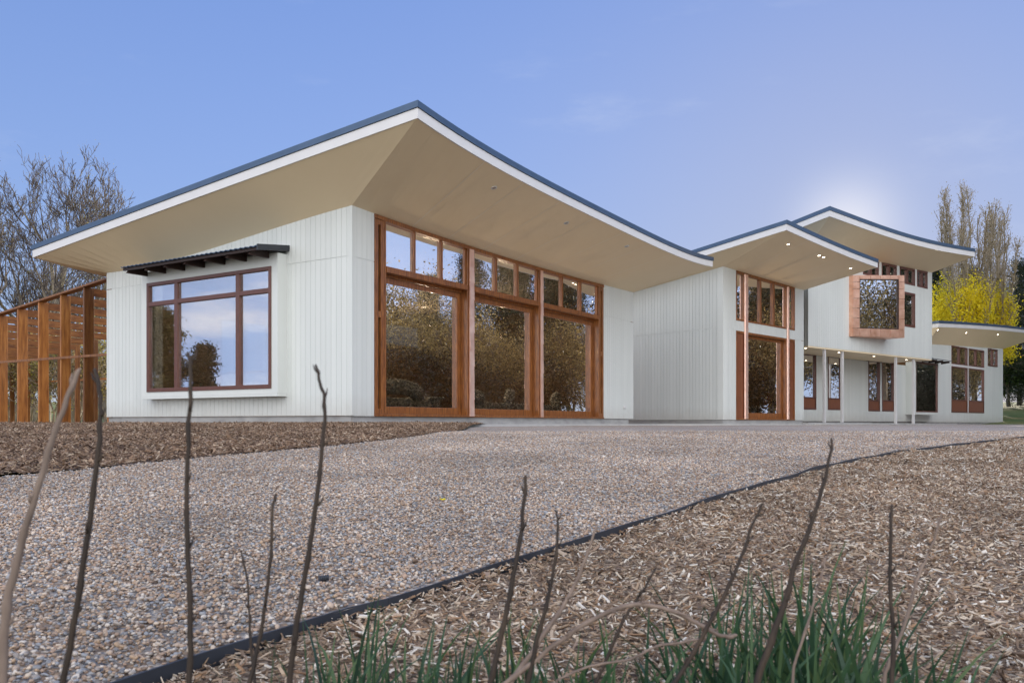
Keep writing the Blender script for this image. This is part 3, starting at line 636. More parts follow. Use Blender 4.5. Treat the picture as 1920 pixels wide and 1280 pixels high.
for m in (m1,m2): fr.wall(A,m-.055,m+.055,n0,n1-.002,fz0+fw,fz1-fw)
fr.wall(A,fs0+fw,fs1-fw,n0,n1-.001,fz0,fz0+fw+.01); fr.wall(A,fs0+fw,fs1-fw,n0,n1-.001,fz1-fw,fz1)
for a_,b_ in ((fs0+fw,m2-.055),(m2+.055,m1-.055),(m1+.055,fs1-fw)): fr.wall(A,a_,b_,n0,n1-.004,tz0,tz1)
fr.build('window_frame',M['timberR'],bay,bevel=.004)
for a_,b_ in ((fs0+fw,m2-.055),(m2+.055,m1-.055),(m1+.055,fs1-fw)):
    pane(A,a_,b_,nb-.03,fz0+fw+.01,tz0,None,M['glassA'],bay); pane(A,a_,b_,nb-.03,tz1,fz1-fw,None,M['glassA'],bay)
# hood: corrugated sheet on dark rafters
hs0,hs1=1.66,5.9; hn=.80
hood=MB(); nn=90
for i in range(nn):
    a_,b_=hs0+(hs1-hs0)*i/nn,hs0+(hs1-hs0)*(i+1)/nn; w0,w1=.012*math.sin(i*2.1),.012*math.sin((i+1)*2.1)
    za,zb_=3.49,3.37
    hood.hexa([A.W(a_,.0,za-.012+w0),A.W(b_,.0,za-.012+w1),A.W(b_,hn,zb_-.012+w1),A.W(a_,hn,zb_-.012+w0),A.W(a_,.0,za+w0),A.W(b_,.0,za+w1),A.W(b_,hn,zb_+w1),A.W(a_,hn,zb_+w0)])
hd=hood.build('window_hood',M['metal'],h1,smooth=False,label='dark corrugated hood on seven rafters above the big window')
mb=MB()
mb.hexa([A.W(hs0-.03,0,3.40),A.W(hs0,0,3.40),A.W(hs0,hn+.01,3.28),A.W(hs0-.03,hn+.01,3.28),A.W(hs0-.03,0,3.515),A.W(hs0,0,3.515),A.W(hs0,hn+.01,3.395),A.W(hs0-.03,hn+.01,3.395)])
mb.build('barge_flashing',M['edge'],hd)
mb=MB(); mb.wall(A,hs0+.005,hs1,hn-.1,hn-.055,3.3,3.352); mb.wall(A,hs0+.005,hs1,.30,.345,3.365,3.41); mb.build('batten',M['darkw'],hd)
for i in range(7):
    s_=hs0+.28+(hs1-hs0-.42)*i/6; mb=MB()
    mb.hexa([A.W(s_,nb+.002,3.25),A.W(s_+.06,nb+.002,3.25),A.W(s_+.06,hn-.07,3.245),A.W(s_,hn-.07,3.245),A.W(s_,nb+.002,3.43),A.W(s_+.06,nb+.002,3.43),A.W(s_+.06,hn-.12,3.325),A.W(s_,hn-.12,3.325)])
    mb.build('rafter',M['darkw'],hd)
# --- glazed wall B
def timber_top(mb,P,s0,s1,top,n0,n1,h,gapz=.0,k=8):
    for i in range(k):
        a_,b_=s0+(s1-s0)*i/k,s0+(s1-s0)*(i+1)/k
        mb.wall(P,a_,b_,n0,n1,top(a_)-h,top(a_)-gapz,top(b_)-h,top(b_)-gapz)
bays=[(722.8,875.2,[(723.3,775.8),(779.4,826.2),(830.3,872.6)]),(888.7,1009.3,[(889,928.3),(932.2,969),(972.6,1006.6)]),(1018,1121.7,[(1019,1053.2),(1055.7,1087.8),(1090.4,1119.6)])]
posts=[(875.8,888.2),(1009.8,1017.5)]
fr=MB(); sill=FL-.002
for s_ in (oB0,B.S(718.5)-.0,):
    pass
# outer jambs, head and sill
L0,L1=oB0+.002,B.S(722.6); R0,R1=B.S(1122),oB1-.002
fr.wall(B,L0,R1,-.24,.028,sill,sill+.045)
timber_top(fr,B,L0,R1,topB,-.2,.024,.085,.006,24)
for u0,u1,_ in bays:
    s0,s1=B.S(u0),B.S(u1)
    fr.wall(B,s0-.03,s0,-.24,.02,sill+.047,topB(s0)-.087); fr.wall(B,s1,s1+.03,-.24,.02,sill+.047,topB(s1)-.087)
    fr.wall(B,s0+.002,s1-.002,-.10,.045,2.965,3.075)                # transom
    fr.wall(B,s0+.002,s1-.002,-.26,-.14,2.915,3.0)                  # deeper head behind
fr.build('window_frame',M['timber'],h1,bevel=.004)
for u0,u1,pans in bays:
    s0,s1=B.S(u0),B.S(u1); cw=MB()
    ed=[s0+.003]; 
    for (p0,p1) in pans: ed+=[B.S(p0),B.S(p1)]
    ed[1]=ed[1]
    for q in range(1,3):
        m0,m1_=B.S(pans[q-1][1]),B.S(pans[q][0]); cw.wall(B,m0+.004,m1_-.004,-.055,.004,3.077,topB(m0)-.087,None,topB(m1_)-.087)
    cw.wall(B,s0+.003,s1-.003,-.09,-.03,3.076,3.10); cw.wall(B,s0+.003,s0+.03,-.1,-.02,3.077,topB(s0)-.09); cw.wall(B,s1-.04,s1-.003,-.1,-.02,3.077,topB(s1)-.09)
    cl=cw.build('clerestory_window',M['timber'],h1)
    for q,(p0,p1) in enumerate(pans):
        a_=B.S(p0)-.0 if q else s0+.03; b_=B.S(p1) if q<2 else s1-.04
        pane(B,a_,b_,-.05,3.077,topB(a_)-.087,topB(b_)-.087,M['glassB'],cl)
    # sliding door sash, set 0.17 back
    n0,n1=-.24,-.17; e0,e1=s0+.004,s1-.004; d=MB(); st=.13
    d.wall(B,e0,e0+.09,n0,n1,sill+.05,2.91); d.wall(B,e1-st,e1,n0,n1,sill+.05,2.91)
    d.wall(B,e0+.092,e1-st-.002,n0,n1-.002,sill+.05,.335); d.wall(B,e0+.092,e1-st-.002,n0,n1-.002,2.80,2.91)
    dr=d.build('sliding_door',M['timber'],h1,bevel=.005)
    pane(B,e0+.092,e1-st-.002,-.2,.335,2.80,None,M['glassB'],dr)
for u0,u1 in posts:
    s0,s1=B.S(u0)+.03,B.S(u1)-.03; cp=MB(); k=19; pz=sill+.02
    hgt=topB(s0)-.09-pz
    fr_=MB(); fr_.wall(B,s0-.0,s1+.0,-.2,.03,pz+.03,topB(s0)-.09); po=fr_.build('copper_post',M['timber'],h1,label='timber post faced with beaten copper sheets')
    for i in range(10):                                       # lapped copper sheets, each slightly tilted
        z0=pz+hgt*i/10; z1=pz+hgt*(i+1)/10+.012; j=.003*math.sin(i*2.7)
        cp.hexa([B.W(s0+.012,.032,z0),B.W(s1-.012,.032,z0),B.W(s1-.012,.058+j,z0),B.W(s0+.012,.058-j,z0),B.W(s0+.012,.031,z1),B.W(s1-.012,.031,z1),B.W(s1-.012,.048+j,z1),B.W(s0+.012,.048-j,z1)])
    cp.build('copper_facing',M['copper'],po)
def louvre(P,s0,s1,top,zm,parent,uS):
    lb=MB(); w=s1-s0; a_,b_=s0+w*.34,s0+w*.62; z0=FL+.045; zt=top((s0+s1)/2)-.088
    lb.wall(P,s0,a_,-.1,.012,z0,zt); lb.wall(P,b_,s1,-.1,.012,z0,zt); lb.wall(P,a_,b_,-.1,.008,z0,z0+.1); lb.wall(P,a_,b_,-.1,.008,zt-.1,zt); lb.wall(P,a_,b_,-.1,.016,zm-.06,zm+.06)
    o=lb.build('louvre_panel',M['timber'],parent,bevel=.003)
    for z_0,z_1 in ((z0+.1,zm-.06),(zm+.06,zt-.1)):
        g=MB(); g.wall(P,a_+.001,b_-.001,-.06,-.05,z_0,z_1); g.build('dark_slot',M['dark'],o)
louvre(B,L0+.01,L1-.032,topB,2.12,h1,0); louvre(B,R0+.032,R1-.01,topB,2.0,h1,0)
mb=MB(); s_,z_=B.sz(1170,763); mb.wall(B,s_-.08,s_+.08,.001,.018,z_-.045,z_+.045); mb.wall(B,s_-.06,s_+.07,.019,.05,z_-.03,z_-.0); mb.build('power_outlet',M['trimw'],h1,bevel=.004)
# roof vent glimpsed above the curved edge: omitted piece too small to shape beyond a cap
# ================================================================== PAVILION 2
C1=at(1356,26.46); A2=PL(C1,at(1187.5,29.24)); B2=PL(C1,at(1507,30.6)); F2=.112
A2.L=7.5
h2=thing('house_pavilion','middle white clad pavilion with upswept roof and one timber framed glass door','house',(C1[0],C1[1],-.07))
tA2=polyz(A2,[(1355.4,500.3),(1292.5,516.8),(1187.4,548.3)],1); tB20=polyz(B2,[(1356,500.3),(1380,506),(1425,520.6),(1477,534),(1505,543.9)],1)
d2=tA2(0)-tB20(0); tB2=lambda s:tB20(s)+d2*max(0,1-s/1.5)
uw=(B2.S(1380),B2.S(1490)); zl0,zl1=B2.Z(1381,600.5),9; lw_top=B2.Z(1381,619.5); 
clad_wall(A2,0,A2.L,F2,tA2,[],joint=3.1,parent=h2)
clad_wall(B2,0,B2.L,F2,tB2,[(uw[0],uw[1],F2-.1,lw_top),(uw[0],uw[1],zl0,9)],joint=3.08,parent=h2)
mb=MB(); mb.wall(A2,.05,A2.L,-.24,-.03,-.35,F2+.004,m=0); mb.wall(B2,.05,B2.L-.02,-.24,-.035,-.35,F2-.004); mb.build('plinth',M['concrete'],h2)
roof_part(h2,C1,A2,B2,-1.0,1475,None,1645.7,[(1329.4,477),(1388.5,458),(1475,431.3)],[(1475,431.3),(1480,433.6),(1527,454.4),(1574,474.6),(1621,492.6),(1645.7,501.6)],tA2,tB2,A2.L,B2.L,8.2,
   hW=.175,hM=.12,seams=[.5,1.9,3.3,4.7],lights=[(1477.5,457,True),(1536,479.6,True),(1544,482.6,True),(1594.5,502,True)],degA=1,degB=3)
shell(h2,C1,A2.d,B2.d,A2.L,B2.L,F2,4.2,top=lambda p,q:tA2(p)+tB2(max(0,q))-tB2(0)+.003)
fr=MB(); s0,s1=uw[0]+.002,uw[1]-.002; zc=B2.Z(1381,600.5)+.002
fr.wall(B2,s0,s1,-.12,.015,zc,zc+.06); timber_top(fr,B2,s0,s1,tB2,-.12,.015,.08,.006)
pu=[(1394,1400.6),(1474,1477.8)]; ms=[(1425,1427.2),(1449.4,1452)]
for a_,b_ in [(s0,s0+.05),(s1-.05,s1)]+[(B2.S(p)+0,B2.S(q)) for p,q in pu+ms]:
    fr.wall(B2,a_,b_,-.12,.013,zc+.062,tB2(a_)-.085,None,tB2(b_)-.085)
cw=fr.build('clerestory_window',M['timber'],h2)
ed=[s0+.05]+[x for p,q in [pu[0]]+ms+[pu[1]] for x in (B2.S(p),B2.S(q))]+[s1-.05]
for i in range(0,len(ed),2): pane(B2,ed[i],ed[i+1],-.05,zc+.06,tB2(ed[i])-.08,tB2(ed[i+1])-.08,M['glassB'],cw)
fr=MB(); zt=lw_top-.002; fr.wall(B2,s0,s1,-.2,.015,F2,F2+.05); fr.wall(B2,s0,s1,-.2,.015,zt-.07,zt)
dp=[B2.S(1396.5),B2.S(1400.5),B2.S(1473.5),B2.S(1478.5)]
fr.wall(B2,s0,s0+.04,-.2,.013,F2+.052,zt-.072); fr.wall(B2,s1-.04,s1,-.2,.013,F2+.052,zt-.072)
for i in (0,2): fr.wall(B2,dp[i],dp[i+1],-.22,.013,F2+.052,zt-.072)
fr.build('window_frame',M['timber'],h2)
for a_,b_,zm in ((s0+.04,dp[0],1.75),(dp[3],s1-.04,1.6)):
    p=MB(); p.wall(B2,a_,b_,-.1,-.02,F2+.052,zm-.012); p.wall(B2,a_,b_,-.1,-.02,zm+.012,zt-.072); p.wall(B2,a_+.002,b_-.002,-.1,-.04,zm-.011,zm+.011); p.build('timber_panel',M['panel'],h2)
d=MB(); e0,e1=dp[1]+.003,dp[2]-.003; n0,n1=-.2,-.14
d.wall(B2,e0,e0+.07,n0,n1,F2+.055,zt-.075); d.wall(B2,e1-.11,e1,n0,n1,F2+.055,zt-.075); d.wall(B2,e0+.072,e1-.112,n0,n1-.002,F2+.055,F2+.24); d.wall(B2,e0+.072,e1-.112,n0,n1-.002,zt-.17,zt-.075)
dr=d.build('sliding_door',M['timber'],h2,bevel=.004); pane(B2,e0+.072,e1-.112,-.17,F2+.24,zt-.17,None,M['glassB'],dr)
for p,q in pu:                                               # copper strips running the full height
    cp=MB(); a_,b_=B2.S(p)+.03,B2.S(q)-.0; n_=26; zt2=tB2(a_)-.1
    for i in range(n_):
        z0=F2+.03+(zt2-F2)*i/n_; z1=F2+.03+(zt2-F2)*(i+1)/n_+.008; j=.006*math.sin(i*2.4); j2=.012*math.sin(i*1.3)
        cp.hexa([B2.W(a_,.017,z0),B2.W(b_+j2,.017,z0),B2.W(b_-.02+j2,.066+j,z0),B2.W(a_+.02,.066-j,z0),B2.W(a_,.017,z1),B2.W(b_,.017,z1),B2.W(b_-.02,.056-j,z1),B2.W(a_+.02,.056+j,z1)])
    cp.build('copper_strip',M['copper'],h2)
# ================================================================== TWO STOREY WING
U3=PL(at(1515.4,31),at(1747.5,37.6)); L3=PL(at(1508,34),at(1880.6,34*27.2/18.5)); S3=U3.O
h3=thing('house_wing','rear two storey white wing with copper box window and slim posts','house',(S3[0],S3[1],-.1))
tU=polyz(U3,[(1647.7,491.3),(1692.5,499),(1745.5,511)],1); zS=2.94
A3=PL(S3,(S3[0]-U3.n[0]*5,S3[1]-U3.n[1]*5)); A3.n=(-U3.d[0],-U3.d[1]); A3.L=6.2
tA3=lambda s:tU(0)-.05*s
cw3=[(1618,1647.5,505,514),(1653,1681.3,493.5,530),(1687,1715.5,500.5,537),(1719.3,1739,507.5,539.4)]
ops=[(U3.S(a_),U3.S(b_),U3.Z((a_+b_)/2,v1),9) for a_,b_,v0,v1 in cw3[1:]]
zcl=U3.Z(1729,539.4); ops=[(U3.S(a_),U3.S(b_),zcl,9) for a_,b_,_,_ in cw3]
sw=(U3.S(1690),U3.S(1715.5)); zsw=(U3.Z(1705,613),U3.Z(1705,548.5))
clad_wall(U3,0,U3.L,zS,tU,ops+[(sw[0],sw[1],zsw[0],zsw[1]),(3.3,5.9,3.9,5.6)],parent=h3)
clad_wall(A3,.001,A3.L,zS,tA3,[],parent=h3)
A3r=PL((S3[0]+U3.d[0]*U3.L,S3[1]+U3.d[1]*U3.L),(S3[0]+U3.d[0]*U3.L-U3.n[0]*5,S3[1]+U3.d[1]*U3.L-U3.n[1]*5)); A3r.n=U3.d; A3r.L=6.2
mb=MB(); mb.wall(A3r,.22,A3r.L,-.2,-.0,zS,tU(U3.L)-.1); mb.wall(U3,.0,U3.L,-A3.L-.2,-A3.L-.002,zS,tU(5)-.6); mb.build('side_wall',M['clad'],h3)
mb=MB(); mb.wall(U3,.02,U3.L-.02,-A3.L,-.23,zS+.02,zS+.09); mb.build('floor',M['ifloor'],h3)
roof_part(h3,S3,A3,U3,-1.0,1555.5,None,1827.5,[(1505,425.4),(1555.5,405.5)],[(1555.5,405.5),(1589.3,417.2),(1622.2,429.8),(1659.3,441.6),(1694.7,453.6),(1749.3,466.7),(1793,475.5),(1827.5,481)],tA3,tU,A3.L,U3.L,7.5,
   hW=.21,hM=.15,degA=1,degB=4)
mb=MB(); mb.wall(U3,.01,U3.L-.01,-1.95,-.012,zS-.06,zS-.002); po=mb.build('porch_ceiling',M['soffit'],h3)
for u,v_ in ((1510.5,652),(1573,660),(1638.6,667),(1699.5,673.6)):
    # on the flat porch ceiling
    Y=F*(zS-.062)/(HZ-v_); x=(u-CX)/F*Y; mb=MB(); mb.lathe((x,Y,zS-.075),[(.06,.012),(.062,0),(.045,-.002)],16); dl=mb.build('downlight',M['trimw'],po)
    mb=MB(); mb.lathe((x,Y,zS-.081),[(.04,.003),(.042,0)],16); mb.build('lens',M['lamp'],dl)
for a_,b_,_,_ in cw3:
    s0,s1=U3.S(a_)+.002,U3.S(b_)-.002; fr=MB(); m=(s0+s1)/2
    fr.wall(U3,s0,s1,-.1,.015,zcl+.002,zcl+.08); fr.wall(U3,s0,s1,-.1,.015,tU(s0)-.09,tU(s0)-.01,tU(s1)-.09,tU(s1)-.01)
    for p,q in ((s0,s0+.07),(m-.06,m+.06),(s1-.07,s1)): fr.wall(U3,p,q,-.1,.012,zcl+.082,tU(p)-.092)
    o=fr.build('clerestory_window',M['timberR'],h3)
    pane(U3,s0+.07,m-.06,-.05,zcl+.08,tU(s0)-.09,None,M['glassB'],o); pane(U3,m+.06,s1-.07,-.05,zcl+.08,tU(m)-.09,None,M['glassB'],o)
def simple_window(P,s0,s1,z0,z1,parent,panel=None,n=0,name='window',fw=.06,mul=None,mat='glassB'):
    s0+=.002; s1-=.002; z0+=.002; z1-=.002; fr=MB(); n0,n1=n-.1,n+.018
    fr.wall(P,s0,s1,n0,n1,z0,z0+fw); fr.wall(P,s0,s1,n0,n1,z1-fw,z1); fr.wall(P,s0,s0+fw,n0,n1-.002,z0+fw,z1-fw); fr.wall(P,s1-fw,s1,n0,n1-.002,z0+fw,z1-fw)
    zb=z0+fw
    if panel: fr.wall(P,s0+fw,s1-fw,n0,n1-.004,panel-.05,panel); zb=panel
    xs=[s0+fw,s1-fw]
    if mul: fr.wall(P,mul-.05,mul+.05,n0,n1-.004,zb,z1-fw); xs=[s0+fw,mul-.05,mul+.05,s1-fw]
    o=fr.build(name,M['timberR'],parent)
    for i in range(0,len(xs),2): pane(P,xs[i],xs[i+1],n-.05,zb,z1-fw,None,M[mat],o)
    if panel: p=MB(); p.wall(P,s0+fw+.001,s1-fw-.001,n-.08,n-.01,z0+fw,panel-.05); p.build('timber_panel',M['panel'],o)
    return o
simple_window(U3,sw[0],sw[1],zsw[0],zsw[1],h3,fw=.09)
# copper box window, turned out from the wall
sl_,sr_=3.02,6.05; nl,nr_=.16,.80
zt_l,zb_l=U3.Z(1599.2,515.9,nl),U3.Z(1599.9,630.2,nl); zt_r,zb_r=U3.Z(1695,515.9,nr_),U3.Z(1695.8,633.3,nr_)
Q=lambda x,y,dn=0:U3.W(sl_+(sr_-sl_)*x,nl+(nr_-nl)*x+dn,(zb_l+(zb_r-zb_l)*x)*(1-y)+(zt_l+(zt_r-zt_l)*x)*y)
cb=MB()
def cell(x0,x1,y0,y1,i):
    g=.0035; t=.012+.004*math.sin(i*1.9)
    x0+=g;x1-=g;y0+=g;y1-=g
    cb.hexa([Q(x0,y0,-.03),Q(x1,y0,-.03),Q(x1,y0,t),Q(x0,y0,t),Q(x0,y1,-.03),Q(x1,y1,-.03),Q(x1,y1,t),Q(x0,y1,t)])
fx0,fx1,fy0,fy1=.125,.885,.135,.935
ys_=[0,.135,.30,.46,.62,.78,.89,1]; i=0
for a_,b_ in zip(ys_,ys_[1:]): cell(0,fx0,a_,b_,i); cell(fx1,1,a_,b_,i+3); i+=1
for a_,b_ in zip([fx0,.33,.52,.71],[.33,.52,.71,fx1]): cell(a_,b_,0,fy0,i); cell(a_,b_,fy1,1,i+2); i+=1
# sides, top and bottom of the box
def slab4(p):
    cb.add(p,[(0,1,2,3)])
w=lambda s,z:U3.W(s,-.02,z)
for (y,s) in ((0,-1),(1,1)):
    pts=[Q(0,y,.0),Q(1,y,.0)]
    zl,zr=(zb_l,zb_r) if y==0 else (zt_l,zt_r)
    bot=[U3.W(sl_,-.02,zl),U3.W(sr_,-.02,zr),U3.W(sr_,nr_,zr),U3.W(sl_,nl,zl)]; up=Vector((0,0,.03*(-s)))
    cb.hexa(bot+[p+up for p in bot])
for s,n_,zb_,zt_ in ((sl_,nl,zb_l,zt_l),(sr_-.03,nr_,zb_r,zt_r)):
    for k in range(6):
        z0=zb_+.031+(zt_-zb_-.062)*k/6; z1=zb_+.031+(zt_-zb_-.062)*(k+1)/6-.008; cb.wall(U3,s,s+.03,-.02,n_-.03,z0,z1)
cbx=cb.build('copper_box_window',M['copperb'],h3,label='angled copper clad box window projecting from the upper wall')
fr=MB()
def Qb(x0,x1,y0,y1,d0,d1): fr.hexa([Q(x0,y0,d0),Q(x1,y0,d0),Q(x1,y0,d1),Q(x0,y0,d1),Q(x0,y1,d0),Q(x1,y1,d0),Q(x1,y1,d1),Q(x0,y1,d1)])
e=.012
Qb(fx0,fx0+e,fy0,fy1,-.1,.004); Qb(fx1-e,fx1,fy0,fy1,-.1,.004); Qb(fx0+e,fx1-e,fy0,fy0+e,-.1,.004); Qb(fx0+e,fx1-e,fy1-e,fy1,-.1,.004)
fr.build('window_frame',M['darkw'],cbx)
g=MB(); x0,x1,y0,y1=fx0+e,fx1-e,fy0+e,fy1-e
g.hexa([Q(x0,y0,-.05),Q(x1,y0,-.05),Q(x1,y0,-.04),Q(x0,y0,-.04),Q(x0,y1,-.05),Q(x1,y1,-.05),Q(x1,y1,-.04),Q(x0,y1,-.04)]); g.build('glass_pane',M['glassA'],cbx)
# lower wall
F3=.08; tL=polyz(L3,[(1749,645.3),(1880,653.8)],1); sSplit=U3.L+2.2
sC=L3.S(1738)
topL=lambda s: zS-.07 if s<sC-.01 else tL(s)
win=[(1508,1530.2,767.7,663,744),(1552,1578.8,768.4,667,746),(1628,1649.6,770.8,674.7,749.7),(1653.8,1676.2,771,677,750)]
ops=[(L3.S(a_) if a_>1510 else L3.S(1498),L3.S(b_),L3.Z((a_+b_)/2,v0),L3.Z((a_+b_)/2,v1)) for a_,b_,v0,v1,_ in win]
bwn=.45
ru=[(1783.8,1813.2),(1816,1845),(1852,1870.2)]; zr0,zrm0,zrm1,zrt=L3.Z(1800,773.4),L3.Z(1800,688),L3.Z(1800,684),L3.Z(1800,650)
zr3=L3.Z(1861,687)
opsR=[(L3.S(ru[0][0]),L3.S(ru[1][1]),zr0,zrt),(L3.S(ru[2][0]),L3.S(ru[2][1]),zr3,L3.Z(1861,654))]
sE=L3.S(1880.6)
bx0,bx1=L3.S(1708),L3.S(1759,0)
clad_wall(L3,-2.2,sC,F3,lambda s:zS-.07,ops,parent=h3)
clad_wall(L3,sC+.004,sE,F3-.03,tL,opsR,parent=h3)
for (a_,b_,z0,z1),wv in zip(ops,win): simple_window(L3,a_,b_,z0,z1,h3,panel=L3.Z((wv[0]+wv[1])/2,wv[4]),fw=.07)
# white strip between the paired windows comes from the wall; right hand unit
sm0=L3.S(1814.6)
mb=MB(); mb.wall(L3,sm0-.06,sm0+.06,-.1,.02,zr0+.003,zrt-.003); mb.wall(L3,opsR[0][0]+.003,sm0-.062,-.1,.02,zrm0,zrm1); mb.wall(L3,sm0+.062,opsR[0][1]-.003,-.1,.02,zrm0,zrm1); mb.build('white_mullion',M['trimw'],h3)
for p,q in ((opsR[0][0],sm0-.062),(sm0+.062,opsR[0][1])):
    simple_window(L3,p,q,zr0,zrm0,h3,panel=zr0+.72,fw=.07); simple_window(L3,p,q,zrm1,zrt,h3,fw=.07,mul=(p+q)/2)
simple_window(L3,opsR[1][0],opsR[1][1],zr3,opsR[1][3],h3,fw=.07,mul=(opsR[1][0]+opsR[1][1])/2)
mb=MB(); mb.wall(L3,-2.2,sE-.1,-.25,-.03,-.45,F3-.034); mb.build('plinth',M['concrete'],h3)
# box window under the porch end
b0,b1=L3.S(1717.6,bwn),L3.S(1758.8,bwn); z0,z1=L3.Z(1740,772.8,bwn),L3.Z(1740,680,bwn)
mb=MB(); mb.wall(L3,b0-.12,b1+.05,0,bwn+.02,z0-.12,z0); mb.wall(L3,b0-.12,b0,0,bwn,z0+.002,z1); mb.wall(L3,b1,b1+.05,0,bwn,z0+.002,z1); mb.wall(L3,b0-.12,b1+.05,0,bwn,z1+.002,z1+.1)
bx=mb.build('bay_window',M['clad'],h3,label='small white box window under a dark hood at the porch end')
fr=MB(); f_=.07
fr.wall(L3,b0+.002,b1-.002,bwn-.1,bwn-.005,z0+.003,z0+f_); fr.wall(L3,b0+.002,b1-.002,bwn-.1,bwn-.005,z1-f_,z1); fr.wall(L3,b0+.002,b0+f_,bwn-.1,bwn-.007,z0+f_,z1-f_); fr.wall(L3,b1-f_,b1-.002,bwn-.1,bwn-.007,z0+f_,z1-f_); fr.build('window_frame',M['timberR'],bx)
pane(L3,b0+f_,b1-f_,bwn-.05,z0+f_,z1-f_,None,M['glassB'],bx)
mb=MB(); hb1=L3.S(1768,bwn); mb.hexa([L3.W(b0-.2,0,z1+.33),L3.W(hb1,0,z1+.33),L3.W(hb1,bwn+.45,z1+.14),L3.W(b0-.2,bwn+.45,z1+.14),L3.W(b0-.2,0,z1+.36),L3.W(hb1,0,z1+.36),L3.W(hb1,bwn+.45,z1+.17),L3.W(b0-.2,bwn+.45,z1+.17)])
hd=mb.build('window_hood',M['edge'],h3)
for i in range(5):
    s_=b0-.1+(hb1-b0)*i/4.2; mb=MB(); mb.hexa([L3.W(s_,bwn,z1+.0),L3.W(s_+.06,bwn,z1+.0),L3.W(s_+.06,bwn+.4,z1+.05),L3.W(s_,bwn+.4,z1+.05),L3.W(s_,bwn,z1+.15),L3.W(s_+.06,bwn,z1+.15),L3.W(s_+.06,bwn+.4,z1+.14),L3.W(s_,bwn+.4,z1+.14)]); mb.build('rafter',M['darkw'],hd)
# rooms behind: floor, rear wall
mb=MB(); mb.wall(L3,-2.0,sC-.1,-4.2,-4.0,F3,zS-.08); mb.wall(L3,-2.2,-2.0,-4,-.21,F3,zS-.08); mb.wall(L3,sC-.1,sE-.22,-5.2,-5.0,F3,4.2); mb.build('rear_wall',M['iwall'],h3)
mb=MB(); mb.wall(L3,sE-.2,sE,-5.2,-.21,F3-.02,tL(sE)-.02); mb.build('side_wall',M['clad'],h3)
mb=MB(); mb.wall(L3,-2.0,sE-.22,-5,-.22,F3-.06,F3+.01); mb.build('floor',M['ifloor'],h3)
# posts
for i,(ua,ub,vb) in enumerate([(1546.5,1550.3,789),(1580,1584,789),(1680.5,1684.4,797),(1713.8,1717.6,797)]):
    s0=U3.S(ua,-.06); s1=U3.S(ub,-.06); zb_=.03 if i<2 else -.12
    mb=MB(); mb.wall(U3,s0,s0+.085,-.06-.10,-.06,zb_,zS-.062); p=mb.build('porch_post',M['trimw'],h3,bevel=.004)
# concrete porch plinth under first posts
mb=MB(); mb.wall(U3,-.6,4.2,-1.6,.35,-.4,.03); mb.build('porch_step',M['concrete'],h3)
# low roof of the right hand end
C4=L3.W(sC,0,0); A4=PL((C4.x,C4.y),(C4.x-L3.n[0]*4,C4.y-L3.n[1]*4)); A4.n=(-L3.d[0],-L3.d[1]); A4.L=5.2
class _P: pass
B4=PL((C4.x,C4.y),(L3.W(sE,0,0).x,L3.W(sE,0,0).y)); tB4=lambda s:tL(s+sC); tA4=lambda s:tB4(0)-.0*s
roof_part(h3,(C4.x,C4.y),A4,B4,-.35,1760,None,1962,[(1745.4,615),(1760,613)],[(1760,613),(1822,615.8),(1883,620.5),(1920,623.5),(1962,629)],tA4,tB4,A4.L,B4.L,5.4,
   hW=.20,hM=.13,degA=1,degB=2,lights=[(1758,618.8,True),(1811.5,623.3,True),(1871,627,True)])
# ------------------------------------------------------------------ concrete slabs and kerb
def path(name,pts,z0,z1,mat):
    n=len(pts); f=[tuple(range(n))[::-1],tuple(range(n,2*n))]+[(i,(i+1)%n,n+(i+1)%n,n+i) for i in range(n)]
    o=make(name,[(p[0],p[1],z0) for p in pts]+[(p[0],p[1],z1) for p in pts],f,mat); o['kind']='structure'; return o
g=lambda P,s,n:P.W(s,n,0)
path('concrete_path',[g(B,-.05,-.02),g(B,-.05,1.05),g(B,5.2,1.05),g(B,5.25,.75),g(B,12.3,.75),g(B2,0,.5),g(B2,5.7,.5),g(U3,-.3,.9),g(U3,10.9,.9),g(U3,10.9,-1.5),g(B2,5.6,-.2),g(B2,.2,-.3),g(B,12.3,-.3)][:13],-.3,-.025,M['slab'])
# ------------------------------------------------------------------ pergola
PP=PL(at(156.7,21),(at(156.7,21)[0]+A.d[0],at(156.7,21)[1]+A.d[1])); bd=Vector((B.d[0],B.d[1],0))
pg=thing('pergola','open orange hardwood pergola of tall plank posts left of the pavilion','pergola',tuple(PP.W(0,0,-.03)))
zt_=lambda s:PP.Z(199,521)+ (PP.Z(0,586)-PP.Z(199,521))*(s-PP.S(199))/(PP.S(0)-PP.S(199))
zb_=-.02; sp=1.04; dep=4.0
pv=lambda s,d,z:PP.W(s,0,z)+bd*d
for k in range(-2,12):
    s_=sp*k; z_=zt_(s_)-.05
    for d0,d1,ww in ((0,.26,.06),(dep,dep+.16,.055)):
        mb=MB(); zz_=z_-(.0 if d0==0 else .02)
        mb.hexa([pv(s_-ww/2,d0,zb_),pv(s_+ww/2,d0,zb_),pv(s_+ww/2,d1,zb_),pv(s_-ww/2,d1,zb_),pv(s_-ww/2,d0,zz_),pv(s_+ww/2,d0,zz_),pv(s_+ww/2,d1,zz_),pv(s_-ww/2,d1,zz_)])
        mb.build('post',M['pergw'],pg,bevel=.005)
    mb=MB(); r0,r1=z_-.20,z_-.004; a0,a1=s_-.028,s_+.028; mb.hexa([pv(a0,.262,r0),pv(a1,.262,r0),pv(a1,dep-.002,r0-.02),pv(a0,dep-.002,r0-.02),pv(a0,.262,r1),pv(a1,.262,r1),pv(a1,dep-.002,r1-.02),pv(a0,dep-.002,r1-.02)]); mb.build('rafter',M['pergr'],pg)
s0,s1=-2.4,11.5
